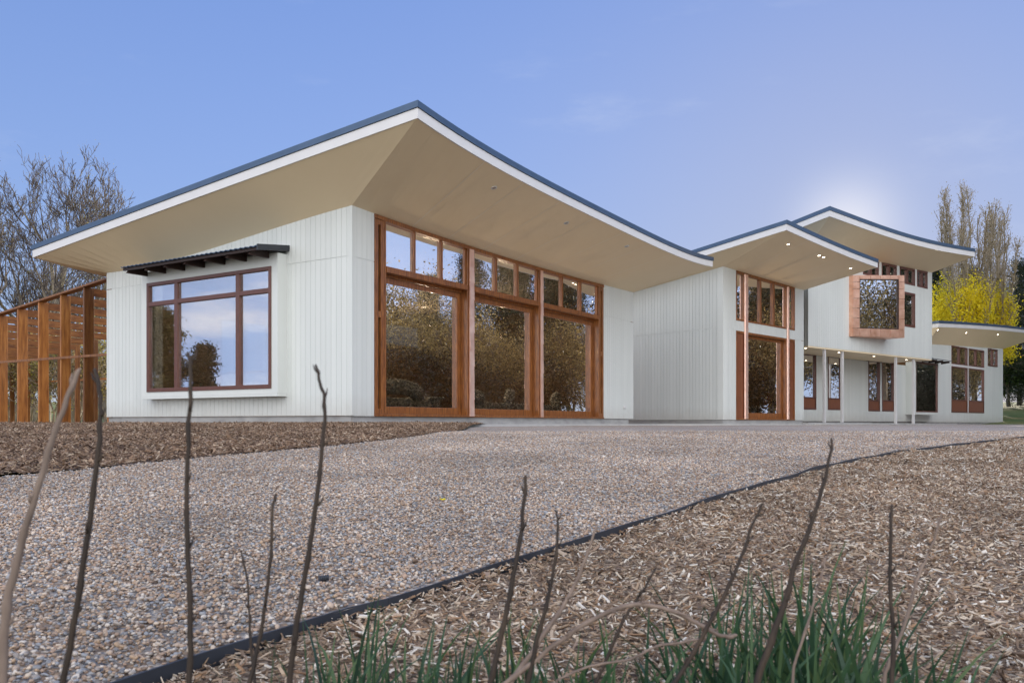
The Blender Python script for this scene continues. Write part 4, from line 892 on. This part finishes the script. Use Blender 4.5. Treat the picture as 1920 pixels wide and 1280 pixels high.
for d_,zz0 in ((-.032,1.72),(dep+.262,1.5)):
    mb=MB(); mb.hexa([pv(s0,d_,zz0-.03),pv(s1,d_,zz0-.03),pv(s1,d_+.03,zz0-.03),pv(s0,d_+.03,zz0-.03),pv(s0,d_,zz0+.03),pv(s1,d_,zz0+.03),pv(s1,d_+.03,zz0+.03),pv(s0,d_+.03,zz0+.03)]); mb.build('rail',M['pergw'],pg)
mb=MB(); d_=-.034; mb.hexa([pv(s0,d_,zt_(s0)-.048),pv(s1,d_,zt_(s1)-.048),pv(s1,d_+.2,zt_(s1)-.048),pv(s0,d_+.2,zt_(s0)-.048),pv(s0,d_,zt_(s0)+.0),pv(s1,d_,zt_(s1)+.0),pv(s1,d_+.2,zt_(s1)+.0),pv(s0,d_+.2,zt_(s0)+.0)]); mb.build('top_rail',M['pergw'],pg)
path('concrete_kerb',[pv(-3.2,-.5,0),pv(14,-.5,0),pv(14,4.6,0),pv(-1.0,4.6,0)],-.3,-.022,M['slabg'])
tb=thing('timber_bench','low dark timber bench between pergola and white wall','bench',tuple(pv(-1.0,1.2,-.02)))
mb=MB(); mb.hexa([pv(-1.55,1.2,.72),pv(-.55,1.2,.72),pv(-.55,1.6,.72),pv(-1.55,1.6,.72),pv(-1.55,1.2,.78),pv(-.55,1.2,.78),pv(-.55,1.6,.78),pv(-1.55,1.6,.78)]); mb.build('bench_top',M['timberR'],tb)
for s_ in (-1.5,-.66):
    mb=MB(); mb.hexa([pv(s_,1.24,-.02),pv(s_+.07,1.24,-.02),pv(s_+.07,1.56,-.02),pv(s_,1.56,-.02),pv(s_,1.24,.718),pv(s_+.07,1.24,.718),pv(s_+.07,1.56,.718),pv(s_,1.56,.718)]); mb.build('leg',M['timberR'],tb)
# ------------------------------------------------------------------ furniture behind the glass
fz=FL+.012
bang=math.atan2(B.d[1],B.d[0])
def armchair(label,u,n,rz,sc=1,grp='boucle armchairs inside the pavilion'):
    c=B.W(B.S(u,n),n,fz); t=thing('armchair',label,'armchair',tuple(c),grp)
    s=MB(); s.blob(c+Vector((0,0,.25)),(.42*sc,.42*sc,.17),3.2,rz); s.build('seat',M['fabric'],t,smooth=True)
    bk_=MB(); R=Matrix.Rotation(rz,3,'Z')
    pts=[];rs=[]
    for i in range(13):
        a=math.pi*(-.12+1.24*i/12); pts.append(c+R@Vector((.46*sc*math.cos(a),.42*sc*math.sin(a),.5+.16*math.sin(max(0,min(math.pi,a)))))); rs.append(.17 if 0<i<12 else .12)
    bk_.tube(pts,rs,12); bk_.build('backrest',M['fabric'],t,smooth=True)
    f=MB(); f.lathe(c,[(.34*sc,0),(.34*sc,.09)],20); f.build('base',M['dark'],t); return t
armchair('rounded grey boucle armchair seen through the left glass door',744,-1.35,bang+2.2,1.0)
armchair('rounded grey boucle armchair seen at left edge of the middle glass door',897,-1.35,bang+.6,.95)
ot=thing('ottoman','low round grey ottoman beside the armchair behind the left door','ottoman',tuple(B.W(B.S(782,-1.5),-1.5,fz)))
mb=MB(); c=B.W(B.S(782,-1.5),-1.5,fz); mb.blob(c+Vector((0,0,.24)),(.36,.36,.24),3,0); mb.build('cushion_top',M['fabric'],ot,smooth=True); mb=MB(); mb.lathe(c,[(.28,0),(.28,.05)],20); mb.build('base',M['dark'],ot)
def side_table(P,u,n,label,h=.46,r=.24,zf=fz):
    c=P.W(P.S(u,n),n,zf); t=thing('side_table',label,'side table',tuple(c),'white pedestal side tables'); mb=MB(); mb.lathe(c,[(.13,0),(.11,.2),(.12,h-.035)],24); mb.build('pedestal',M['white'],t,smooth=False)
    mb=MB(); mb.lathe(c+Vector((0,0,h-.034)),[(r-.02,0),(r,.01),(r,.026),(r-.01,.034)],28); mb.build('table_top',M['white'],t); return t
side_table(B,816.5,-1.2,'white round pedestal table behind the left glass door')
side_table(B2,1413,-1.0,'white round pedestal table inside the middle pavilion door',zf=F2+.012)
wb=thing('bench_seat','long pale low bench behind the middle and right glass doors','bench',tuple(B.W(B.S(1000,-1.6),-1.6,fz)))
s0,s1=B.S(915,-1.6),B.S(1100,-1.6); mb=MB(); mb.wall(B,s0,s1,-2.1,-1.5,fz+.04,fz+.28); mb.build('bench_base',M['linen'],wb); mb=MB(); mb.wall(B,s0+.02,s1-.02,-2.08,-1.48,fz+.282,fz+.40); mb.build('seat_pad',M['linen'],wb,bevel=.03)
def cushion(u,n,z,tilt,label):
    c=B.W(B.S(u,n),n,z); R=Matrix.Rotation(bang,3,'Z')@Matrix.Rotation(tilt,3,'Y')@Matrix.Rotation(.25,3,'X'); mb=MB(); mb.blob((0,0,0),(.22,.08,.22),2.6,R)
    o=make('cushion',[(q[0],q[1],q[2]) for q in mb.v],mb.f,M['linen'],smooth=True); o.location=c; tag(o,label,'cushion','pale cushions on the bench')
cushion(955,-1.75,fz+.60,.05,'upright pale square cushion on the bench behind the middle door')
cushion(1042,-1.75,fz+.58,.75,'tilted pale cushion behind the right glass door')
ch=thing('slatted_chair','timber slat back chair inside the middle pavilion door','chair',tuple(B2.W(B2.S(1436,-.9),-.9,F2+.012)))
zf=F2+.012; s_=B2.S(1436,-.9)
mb=MB(); mb.wall(B2,s_-.26,s_+.26,-1.3,-.8,zf+.40,zf+.45); mb.build('seat',M['timber'],ch)
for a_ in (-.25,.2):
    for n_ in (-1.28,-.85): mb=MB(); mb.wall(B2,s_+a_,s_+a_+.05,n_,n_+.05,zf,zf+.398); mb.build('leg',M['timber'],ch)
mb=MB()
for i in range(6): a_=s_-.25+.09*i; mb.hexa([B2.W(a_,-.84,zf+.46),B2.W(a_+.045,-.84,zf+.46),B2.W(a_+.045,-.8,zf+.46),B2.W(a_,-.8,zf+.46),B2.W(a_+.02,-.72,zf+1.0),B2.W(a_+.065,-.72,zf+1.0),B2.W(a_+.065,-.69,zf+1.0),B2.W(a_+.02,-.69,zf+1.0)])
mb.build('slat_back',M['pergw'],ch)
# lit ceiling lamps inside the rooms
def ceiling_lamp(P,s_,n_,z,root,power):
    p=P.W(s_,n_,z); mb=MB(); mb.lathe(p,[(.07,-.012),(.075,0),(.075,.02)],16); o=mb.build('ceiling_lamp',M['lampin'],root)
    l=bpy.data.lights.new('ceiling_lamp_light','POINT'); l.energy=power; l.color=(1,.82,.6); l.shadow_soft_size=.025; q=bpy.data.objects.new('ceiling_lamp_light',l); COL.objects.link(q); q.parent=o; q.location=p-wloc(root)-Vector((0,0,1.0))
for s_,n_ in ((2.2,-2.4),(5.2,-2.4),(8.4,-2.4),(3.6,-5.0),(8.0,-5.0)): ceiling_lamp(B,s_,n_,3.5,h1,110)
ceiling_lamp(B2,3.2,-2.2,4.4,h2,130); ceiling_lamp(L3,19,-2.4,3.9,h3,90); ceiling_lamp(U3,4.5,-2.6,5.7,h3,80)
# ------------------------------------------------------------------ trees
def unit(v): return v/ (np.linalg.norm(v)+1e-9)
def branch_tree(rng,base,height,trunks,levels,spread,up,r0,lenf=.62,kids=(3,5),curve=.18,first=.22):
    thick=[];thin=[];tips=[]
    def grow(p,d,l,r,lev):
        n=5 if lev==0 else (4 if lev<3 else 3); pts=[p];rs=[r]; dd=np.array(d)
        for i in range(n):
            dd=unit(dd+rng.normal(0,curve,3)+np.array([0,0,up*.25*(.4 if lev==0 else 1)])); p=p+dd*l/n; pts.append(p); rs.append(r*(1-.62*(i+1)/n))
        (thick if lev<2 else thin).append((pts,rs,lev))
        if lev>=levels: tips.append((pts[-1],dd)); return
        for j in range(rng.integers(kids[0],kids[1]+1)):
            t=rng.uniform(first if lev==0 else .25,1.0); q=t*n; i=min(n-1,int(q)); fr=q-i; pp=pts[i]*(1-fr)+pts[i+1]*fr; rr=rs[i]*(1-fr)+rs[i+1]*fr
            dl=unit(pts[i+1]-pts[i]); s=unit(np.cross(dl,rng.normal(0,1,3))); a=rng.uniform(.6,1.25)*spread
            nd=unit(dl*math.cos(a)+s*math.sin(a)); grow(pp,nd,l*lenf*rng.uniform(.75,1.15)*(1.15-.45*t),rr*.62,lev+1)
        grow(pts[-1],dd,l*lenf*.9,rs[-1]*.95,lev+1)
    for k in range(trunks):
        a=rng.uniform(0,6.28); d=unit(np.array([math.cos(a)*.28*(trunks>1),math.sin(a)*.28*(trunks>1),1])); grow(np.array(base,float)+np.array([math.cos(a),math.sin(a),0])*.12*(trunks>1),d,height*.42,r0*rng.uniform(.8,1.1),0)
    return thick,thin,tips
def leaves(centers,n_each,rad_,size,rng,flat=(1,1,1),asp=.6):
    C=np.repeat(np.asarray(centers),n_each,axis=0); n=len(C); P=C+rng.normal(0,1,(n,3))*rad_*np.array(flat)
    a=rng.normal(0,1,(n,3)); a/=np.linalg.norm(a,axis=1)[:,None]; b=np.cross(a,rng.normal(0,1,(n,3))); b/=np.linalg.norm(b,axis=1)[:,None]
    s=size*(.6+.8*rng.random(n))[:,None]; a=a*s; b=b*s*asp
    return np.stack([P-a,P+b*.9,P+a,P-b*.9],axis=1)
def bare(name,label,base,height,seed,trunks=1,levels=5,spread=.62,up=.5,r0=.2,group=None,leaf=None,lenf=.62,kids=(3,4),cat='tree',tmat='bark',cmat='twig',nl=2,lr=.18,ls=.05,**kw):
    rng=np.random.default_rng(seed); th,tn,tips=branch_tree(rng,base,height,trunks,levels,spread,up,r0,lenf,kids,**kw)
    t=thing(name,label,cat,tuple(base),group)
    mb=MB()
    for pts,rs,lev in th: mb.tube(pts,[max(r,.012) for r in rs],7 if lev==0 else 6,cap=False)
    tr=mb.build('trunk',M[tmat],t,smooth=True)
    mb=MB()
    for pts,rs,lev in tn: mb.tube(pts,[max(r,.0105) for r in rs],3,cap=False)
    cr=mb.build('crown',M[cmat],t,smooth=True)
    if leaf:
        np_quads('leaves',leaves([p for p,_ in tips],nl,lr,ls,rng),M[leaf],cr)
    return t,tips
def gp(u,Y,dz=0): x=(u-CX)/F*Y; return (x,Y,ground(x,Y)+dz)
bare('bare_tree','tall bare tree at the far left edge behind the pergola',gp(18,41),16.5,11,trunks=2,r0=.32,group='bare trees behind the pergola',leaf='bush',nl=1,ls=.022)
bare('bare_tree','tall bare tree with forked trunk behind the pergola roof',gp(82,40),17.5,23,trunks=2,r0=.32,group='bare trees behind the pergola',leaf='bush',nl=1,ls=.022)
bare('bare_tree','bare tree rising just left of the pavilion roof tip',gp(132,42),16.5,31,trunks=2,r0=.28,group='bare trees behind the pergola',leaf='bush',nl=1,ls=.022)
bare('bare_tree','lower bare tree peeping over the left end of the pavilion roof',gp(205,48),15.5,45,trunks=2,r0=.18,levels=5,group='bare trees behind the pergola',leaf='bush',nl=1,ls=.022)
bare('bare_tree','slender bare tree between two bigger ones left of the roof tip',gp(168,45),14.6,58,trunks=1,r0=.26,group='bare trees behind the pergola',leaf='bush',nl=1,ls=.022)
us=[-30,15,60,100,140,180,215]; lab=['at the far left edge','behind the leftmost posts','in the second gap from left','in the middle gap','left of the tallest front post','in the gap beside the white wall','hidden mostly by the white wall']
for i,u in enumerate(us):
    bare('shrub','twiggy yellow green shrub behind the pergola, '+lab[i],gp(u,30+1.2*(i%3)),4.6+.5*(i%2),100+i,trunks=5,levels=3,spread=.7,up=.25,r0=.035,group='undergrowth shrubs behind the pergola',leaf='bush' if i%3 else 'gold',nl=4,lr=.22,ls=.045,cat='shrub',kids=(3,5),tmat='ptwig',cmat='ptwig')
# poplars on the right: fastigiate, bare on top and yellow below
def poplar(label,base,height,seed,nst=9,wid=2.2):
    rng=np.random.default_rng(seed); t=thing('poplar_tree',label,'tree',tuple(base),'upright poplars behind the right wing'); tk=MB(); tw=MB(); bud=[]; yel=[]
    B0=np.array(base,float)
    for k in range(nst):
        a=6.283*k/nst+rng.uniform(-.3,.3); rr=wid*rng.uniform(.15,1); h=height*(1-.32*rr/wid*rng.uniform(.5,1.2)); pts=[];rs=[]
        for i in range(12):
            f_=i/11; o=rr*(1-math.exp(-3*f_))/(1-math.exp(-3))
            pts.append(B0+np.array([math.cos(a)*o*(.75+.5*f_)+rng.normal(0,.07),math.sin(a)*o*(.75+.5*f_)+rng.normal(0,.07),h*f_])); rs.append(.11*(1-.9*f_)+.01)
        tk.tube(pts,rs,6,cap=False)
        for i in range(90):
            f_=rng.uniform(.30,.99); q=f_*11; j=min(10,int(q)); p=pts[j]*(1-(q-j))+pts[j+1]*(q-j); aa=rng.uniform(0,6.283); l=rng.uniform(.8,2.2)*(1.15-f_*.7)
            d=unit(np.array([math.cos(aa)*.42,math.sin(aa)*.42,1])); c=[p]
            for s in range(4): d=unit(d+rng.normal(0,.08,3)+np.array([0,0,.1])); c.append(c[-1]+d*l/4)
            tw.tube(c,[.019,.016,.013,.011,.009],3,cap=False)
            for s in range(3):
                e=c[1+s]; dd=unit(d+rng.normal(0,.35,3)); tw.tube([e,e+dd*l*.35],[.015,.010],3,cap=False)
                z=e[2]-B0[2]
                if height*.2<z<height*.54-1.6*rng.random(): yel.append(e+dd*l*.2)
                if rng.random()<.9: bud.append(e+dd*l*rng.uniform(.1,.35))
        for i in range(150):
            f_=rng.uniform(.24,.50)+.09*rng.random()**3; aa=rng.uniform(0,6.283); r_=wid*.72*math.sqrt(rng.random())*(.65+.5*math.sin(min(1,f_/.5)*2.4)); yel.append(B0+np.array([math.cos(aa)*r_,math.sin(aa)*r_,height*f_*(.92+.12*rng.random())]))
    tr=tk.build('trunk',M['pbark'],t,smooth=True); cr=tw.build('crown',M['ptwigd'],t,smooth=True)
    np_quads('leaves',leaves(yel,9,.19,.075,rng,(1,1,1.25)),M['yellow'],cr)
    np_quads('buds',leaves(bud,2,.16,.045,rng),M['bud'],cr)
poplar('tall upright poplar, bare above and bright yellow below, left of the pair',gp(1800,58),17.0,5,13,2.4)
poplar('tall upright poplar with yellow lower leaves, right of the pair',gp(1850,60),16.2,9,13,2.2)
def pine(label,base,height,seed,wid=.24,mat='pine',group=None,name='pine_tree',clear=.12,nb_=None,dens=16,leafs=.11):
    rng=np.random.default_rng(seed); t=thing(name,label,'tree',tuple(base),group); B0=np.array(base,float); mb=MB(); pts=[B0+np.array([rng.normal(0,.06)*i*.3,rng.normal(0,.06)*i*.3,height*i/8]) for i in range(9)]
    mb.tube(pts,[height*.018*(1-.92*i/8)+.01 for i in range(9)],7,cap=False); cen=[]
    nb_=nb_ or int(height*9)
    for k in range(nb_):
        f_=clear+(1-clear)*(k+rng.random())/nb_; q=f_*8; j=min(7,int(q)); p=pts[j]*(1-(q-j))+pts[j+1]*(q-j)
        l=height*wid*(1-f_)**.75*rng.uniform(.55,1.2)+.15; a=rng.uniform(0,6.283); c=[p]; d=np.array([math.cos(a),math.sin(a),rng.uniform(-.15,.35)])
        for s in range(4): d=unit(d+np.array([0,0,.06])+rng.normal(0,.1,3)); c.append(c[-1]+d*l/4)
        mb.tube(c,[.035*(1-f_)+.012,.028*(1-f_)+.01,.02,.012,.008],4,cap=False)
        for s in (1,2,3,4):
            for r in range(2): cen.append(c[s]+rng.normal(0,.12+.05*l,3))
    tr=mb.build('trunk',M['bark'],t,smooth=True)
    np_quads('crown',leaves(cen,dens,height*.022+.06,leafs,rng,(1.2,1.2,.7),.28),M[mat],t)
    return t
G='dark conifers behind the right wing'
pine('dark conifer just left of the yellow poplars',gp(1752,66),12.3,71,.2,group=G,dens=22)
pine('dark conifer seen between the yellow poplar stems',gp(1826,76),12.5,79,.2,group=G,dens=22)
pine('dark conifer right of the yellow poplars, tallest',gp(1912,72),12.6,72,.24,group=G,dens=22,clear=.04)
pine('dark conifer at the right edge behind the lawn',gp(1945,66),12.0,73,.3,group=G,clear=.04,dens=22)
pine('dark conifer far right, partly out of frame',gp(1990,74),13.5,74,.28,group=G,clear=.04,dens=22)
rng=np.random.default_rng(3)
for i,(u,Y,h_) in enumerate([(1893,70,6.5),(1925,68,7.0)]):
    bare('lawn_tree','leafy green tree on the lawn, '+('left one beside the white wall' if i==0 else 'right one at the picture edge'),gp(u,Y),h_,200+i,trunks=2,levels=4,spread=.7,up=.2,r0=.14,group='green trees on the lawn',leaf='green',nl=9,lr=.35,ls=.11,kids=(3,4))
# trees beyond the picture's right and left edges, mirrored in the glass
G2='trees beyond the right edge mirrored in the glass'
pr=pine('dark pine mirrored in the right glass door',(33,33,-.1),13.5,81,.22,group=G2,dens=22,leafs=.13,clear=.26)
for i,(x,y,sc,rz) in enumerate([(39,39,1.15,1.),(46,43,1.2,2.),(36,45,1.05,3.),(52,52,1.3,4.),(58,44,1.2,5.),(48,62,1.3,.5),(62,36,1.1,1.5),(70,30,1.2,2.5),(44,34,1.0,3.5),(56,59.5,1.25,.2),(51,55,1.1,2.7)]):
    dup(pr,(x,y,-.1),['dark pine mirrored in the middle clerestory','dark pine mirrored at the end of the glazing','dark pine mirrored behind the nearest pines','tall dark pine mirrored in the far door','dark pine mirrored over the middle door','dark pine mirrored in the porch windows','dark pine mirrored in the box window','dark pine mirrored in the far right windows','dark pine mirrored low in the left door','dark pine mirrored in the small right hand pane','dark pine mirrored between the right hand panes'][i],rz,sc)
lt,_=bare('garden_bush','golden leafed bush mirrored in the left glass door',(25,24.5,-.1),8.0,301,trunks=6,levels=3,spread=.75,up=.2,r0=.06,group='golden bushes mirrored in the doors',leaf='gold',nl=26,lr=.4,ls=.05,cat='bush',kids=(3,5),tmat='twig')
for i,(x,y,sc,rz) in enumerate([(27,29,1.1,1.),(24,30,.85,2.),(30,26.5,1.0,3.),(22.5,26,.6,4.),(34,28,1.1,5.),(31,37,1.2,.7),(24,21,.8,1.7)]):
    dup(lt,(x,y,-.1),['golden bush mirrored in the middle door','low golden bush mirrored beside the post','tall golden bush mirrored in the first door','lowest golden bush mirrored at the sill','broad golden bush mirrored near the head','golden bush mirrored in the third door','golden bush mirrored at the left jamb'][i],rz,sc)
hg,_=bare('hedge_bush','dark hedge bush mirrored low in the middle door',(19.5,21.5,-.1),4.2,333,trunks=7,levels=3,spread=.8,up=.1,r0=.05,group='dark hedge mirrored in the doors',leaf='hedge',nl=26,lr=.4,ls=.075,cat='bush',kids=(3,5),tmat='twig')
for i,(x,y,sc,rz) in enumerate([(21.5,24,1.,1.),(23.5,26.5,1.1,2.),(25.5,29.5,1.,3.),(18.5,18.5,.95,4.),(28,33,1.15,5.),(20.5,26,.8,.7),(43,49.6,1.25,.4)]):
    dup(hg,(x,y,-.1),['dark hedge bush mirrored low in the left door','dark hedge bush mirrored beside the first copper post','dark hedge bush mirrored low in the right door','dark hedge bush mirrored at the far left jamb','dark hedge bush mirrored in the middle pavilion door','smaller dark hedge bush mirrored at the sill','dark hedge bush mirrored in the far right windows'][i],rz,sc)
for x,y,sc,rz,lb_ in ((50,52.6,1.1,1.3,'golden tree mirrored in the tall right hand panes'),(47,55.5,1.3,.9,'golden tree mirrored in the rightmost panes'),(42,28,1.9,2.2,'tall golden tree mirrored in the copper box window'),(40,22,1.7,4.4,'tall golden tree mirrored low in the copper box window'),(54,50,1.6,.3,'tall golden tree mirrored in the far right windows')): dup(lt,(x,y,-.1),lb_,rz,sc)
bare('bare_tree','bare tree mirrored in the first clerestory pane',(30,20.5,-.1),12,401,trunks=1,r0=.2,group='bare trees mirrored in the glass')
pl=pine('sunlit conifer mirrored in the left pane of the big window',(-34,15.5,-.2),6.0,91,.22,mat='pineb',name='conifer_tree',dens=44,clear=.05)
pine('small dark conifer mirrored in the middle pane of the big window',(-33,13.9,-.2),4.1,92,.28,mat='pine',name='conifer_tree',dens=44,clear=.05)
# ------------------------------------------------------------------ dry stems and grass in front
def P3(u,v,Y): return Vector(((u-CX)/F*Y,Y,(HZ-v)/F*Y))
stems=[
 ([(150,690),(122,755),(92,845),(57,960),(27,1070),(10,1160),(4,1280)],.62,9,20,'stemp','pale thick dry stem at the far left, leaning right'),
 ([(178,690),(187,740),(188,800),(180,880),(165,1000),(145,1130),(118,1280)],.68,8,14,'stem','brown dry stem second from left, before the pergola'),
 ([(352,660),(358,700),(354,800),(350,920),(352,1030),(357,1150),(355,1280)],.72,7,13,'stem','straight dark dry stem rising before the big side window'),
 ([(450,1030),(462,1080),(468,1160),(472,1230),(480,1290)],.95,3,7,'stem','short thin dark stem beside the gravel edge'),
 ([(517,925),(510,960),(508,1040),(495,1150),(480,1230),(466,1285)],.9,5,9,'stem','mid height dark stem with a pale tip, left of the tall bent one'),
 ([(592,683),(600,715),(609,762),(603,850),(592,950),(572,1080),(555,1180),(542,1285)],.74,5,13,'stem','tall dark stem with hooked tip before the white corner'),
 ([(986,890),(982,950),(975,1010),(962,1080),(945,1170),(918,1285)],.8,7,12,'stem','dark stem rising alone in the middle of the gravel'),
 ([(1043,955),(1046,990),(1042,1040),(1030,1110),(1010,1190),(988,1285)],.85,4,10,'stem','thin dark stem just right of the middle one'),
 ([(1118,985),(1110,1010),(1085,1080),(1060,1130),(1020,1190),(960,1275)],.9,4,11,'stemp','pale tan stem leaning right over the black edging'),
 ([(936,1290),(1000,1240),(1080,1180),(1150,1143),(1200,1133),(1260,1145),(1320,1175),(1355,1192),(1382,1190)],.85,11,8,'stemp','pale stem arching over and drooping to the right'),
 ([(1045,1275),(1100,1250),(1180,1235),(1230,1212),(1310,1198)],.9,5,6,'stemp','low grey stem lying almost flat among the grass'),
 ([(1228,1065),(1215,1090),(1190,1130),(1165,1170),(1140,1230),(1112,1290)],.95,4,8,'stem','short slanted stem crossing under the arch'),
 ([(1431,943),(1410,985),(1395,1030),(1370,1090),(1335,1160),(1290,1240),(1258,1290)],.85,5,11,'stem','slanted brown stem rising right of the arched one'),
 ([(1560,820),(1556,860),(1540,920),(1520,985),(1490,1060),(1475,1120),(1450,1190),(1416,1285)],.78,5,15,'stem','tallest brown stem on the right, standing in the grass clump'),
 ([(1672,945),(1670,1000),(1669,1100),(1675,1190),(1672,1285)],.9,6,10,'stem','upright dark stem at the right of the grass'),
 ([(1765,960),(1755,1000),(1735,1050),(1715,1100),(1700,1160),(1660,1260)],.95,3,8,'stemp','thin tan stem furthest right, leaning right'),
 ([(1548,1045),(1540,1080),(1530,1110),(1520,1150),(1488,1250)],1.0,3,6,'stemp','faint thin pale stem inside the grass clump')]
for pts,Y,w0,w1,mt,lab in stems:
    if lab.startswith(('low','pale stem arch')): pts=pts[::-1]; w0,w1=w1,w0
    n=len(pts); V=[]; R=[]
    for i,(u,v_) in enumerate(pts):
        y=Y*(1+.04*(n-1-i)/n); V.append(P3(u,v_,y))
    V=[V[0]]+V[1:]
    # resample smoothly
    Q2=[];k=8
    for i in range(n-1):
        p0=V[max(i-1,0)];p1=V[i];p2=V[i+1];p3=V[min(i+2,n-1)]
        for j in range(k):
            t=j/k; Q2.append(.5*((2*p1)+(p2-p0)*t+(2*p0-5*p1+4*p2-p3)*t*t+(3*p1-p0-3*p2+p3)*t**3))
    Q2.append(V[-1])
    gz=ground(Q2[-1].x,Q2[-1].y)-.04; d=(Q2[-1]-Q2[-6]); last=Q2[-1]
    if lab.startswith(('low','pale stem arch')): root_=Vector((last.x,last.y,gz))
    if Q2[-1].z>gz: Q2+= [last+Vector((d.x*.5,0,(gz-last.z)*.5)),Vector((last.x+d.x*.8,last.y,gz))]
    m_=len(Q2)
    for i in range(m_):
        f_=i/(m_-1); r_=(w0+(w1-w0)*min(1,f_*1.1))/2/F*Y*.92; r_*=1+.10*noise.noise((i*.7,Y*31,0))+ (.22 if i%11==5 else 0); 
        if i==0: r_*=.55
        R.append(r_)
    mb=MB(); Q3=[q+Vector((noise.noise((i*.35,Y*7,1)),0,noise.noise((i*.35,Y*7,2))))*.0012 for i,q in enumerate(Q2)]
    base=Q3[-1].copy(); mb.tube(Q3[::-1],R[::-1],8)
    for i in range(5,m_-6,9):
        a_=noise.noise((i*1.3,Y*11,4))*5; dv_=(Q3[i-1]-Q3[i+1]).normalized(); sd_=dv_.orthogonal().normalized(); sd_=Matrix.Rotation(a_*3,3,dv_)@sd_; ln=.004+.007*abs(noise.noise((i*2.1,Y*5,8)))
        mb.tube([Q3[i],Q3[i]+(sd_*.8+dv_*.9)*ln,Q3[i]+(sd_*1.1+dv_*1.9)*ln],[R[i]*.75,R[i]*.5,R[i]*.18],6)
    o=make('dry_stem',[(q[0]-base.x,q[1]-base.y,q[2]-base.z) for q in mb.v],mb.f,M[mt],smooth=True); o.location=base; tag(o,lab,'plant stem','dry flower stems in the foreground')
# grass: many strap leaves in clumps, one uncountable mass
rng=np.random.default_rng(12); gv=[];gf=[]
def blade(x,y,l,lean,az,wd):
    z=ground(x,y)-.04; n=7; b=len(gv); p=np.array([x,y,z]); th=rng.uniform(-.12,.12); side=np.array([-math.sin(az+1.57+rng.uniform(-.6,.6)),math.cos(az+rng.uniform(-.6,.6)),0]); side=side/np.linalg.norm(side)
    ang=rng.uniform(.0,.12)
    for i in range(n+1):
        f_=i/n; w_=wd*(1-f_**2.2)*.5+.0004
        gv.append(tuple(p-side*w_)); gv.append(tuple(p+np.array([0,0,0])+side*w_+np.array([0,-.35*w_,0])))
        ang+=lean/n*(.5+1.2*f_); p=p+np.array([math.cos(az)*math.sin(ang),math.sin(az)*math.sin(ang),math.cos(ang)])*l/n
    for i in range(n): gf.append((b+2*i,b+2*i+1,b+2*i+3,b+2*i+2))
clumps=[(u,Y,n,l) for u,Y,n,l in [(530,1.0,14,.27),(600,1.02,30,.33),(650,1.15,20,.34),(690,1.1,28,.33),(760,.98,30,.32),(830,1.12,28,.31),(900,1.0,30,.31),(960,1.1,32,.31),(1040,1.2,28,.28),(1110,1.05,26,.28),(1180,1.15,30,.30),(1240,1.0,26,.28),(1310,1.12,40,.32),(1380,1.2,48,.36),(1440,1.08,52,.36),(1500,1.16,56,.37),(1550,1.22,52,.37),(1600,1.1,46,.36),(1650,1.16,36,.33),(1700,1.05,26,.30),(1760,1.15,14,.27),(560,1.1,6,.22),(1830,1.1,5,.25)]]
for u,Y,n,l in clumps:
    for i in range(int(n*(1.7 if u<1200 else 1.15))):
        y=Y+rng.normal(0,.09); x=(u-CX)/F*Y+rng.normal(0,.035); y=max(.8,y)
        blade(x,y,l*rng.uniform(.5,1.0),abs(rng.normal(.55,.6)),rng.uniform(0,6.283),rng.uniform(.006,.0115))
o=make('grass',gv,gf,M['grass'],smooth=True); tag(o,'green strap leaved grass growing along the front of the mulch bed','grass',kind='stuff')
# small oddments on the gravel
def flat_leaf(u,v_,label,mat,r):
    x,y=px_ground(u,v_); mb=MB(); z=ground(x,y)+.016; k=8
    pts=[(r*math.cos(6.283*j/k)*(1.3 if j%4==0 else .8),r*.7*math.sin(6.283*j/k),.004*math.sin(j*1.7)) for j in range(k)]
    mb.add([(p[0],p[1],p[2]) for p in pts]+[(p[0],p[1],p[2]-.002) for p in pts],[tuple(range(k)),tuple(range(k,2*k))[::-1]]+[(j,k+j,k+(j+1)%k,(j+1)%k) for j in range(k)])
    o=mb.build('fallen_leaf',mat); o.location=(x,y,z); tag(o,label,'leaf')
flat_leaf(830,941,'tiny bright yellow leaf fallen on the gravel',M['yellow'],.012)
x,y=px_ground(597,1097); mb=MB(); 
for i in range(5): mb.lathe((0,0,i*.006),[(.008,0),(.009,.002),(.008,.005)],10)
o=mb.build('plastic_plug',M['edge']); o.location=(x,y,ground(x,y)+.018); o.rotation_euler=(0,rad(85),rad(20)); tag(o,'small black ribbed plastic piece lying on the gravel','plastic plug')
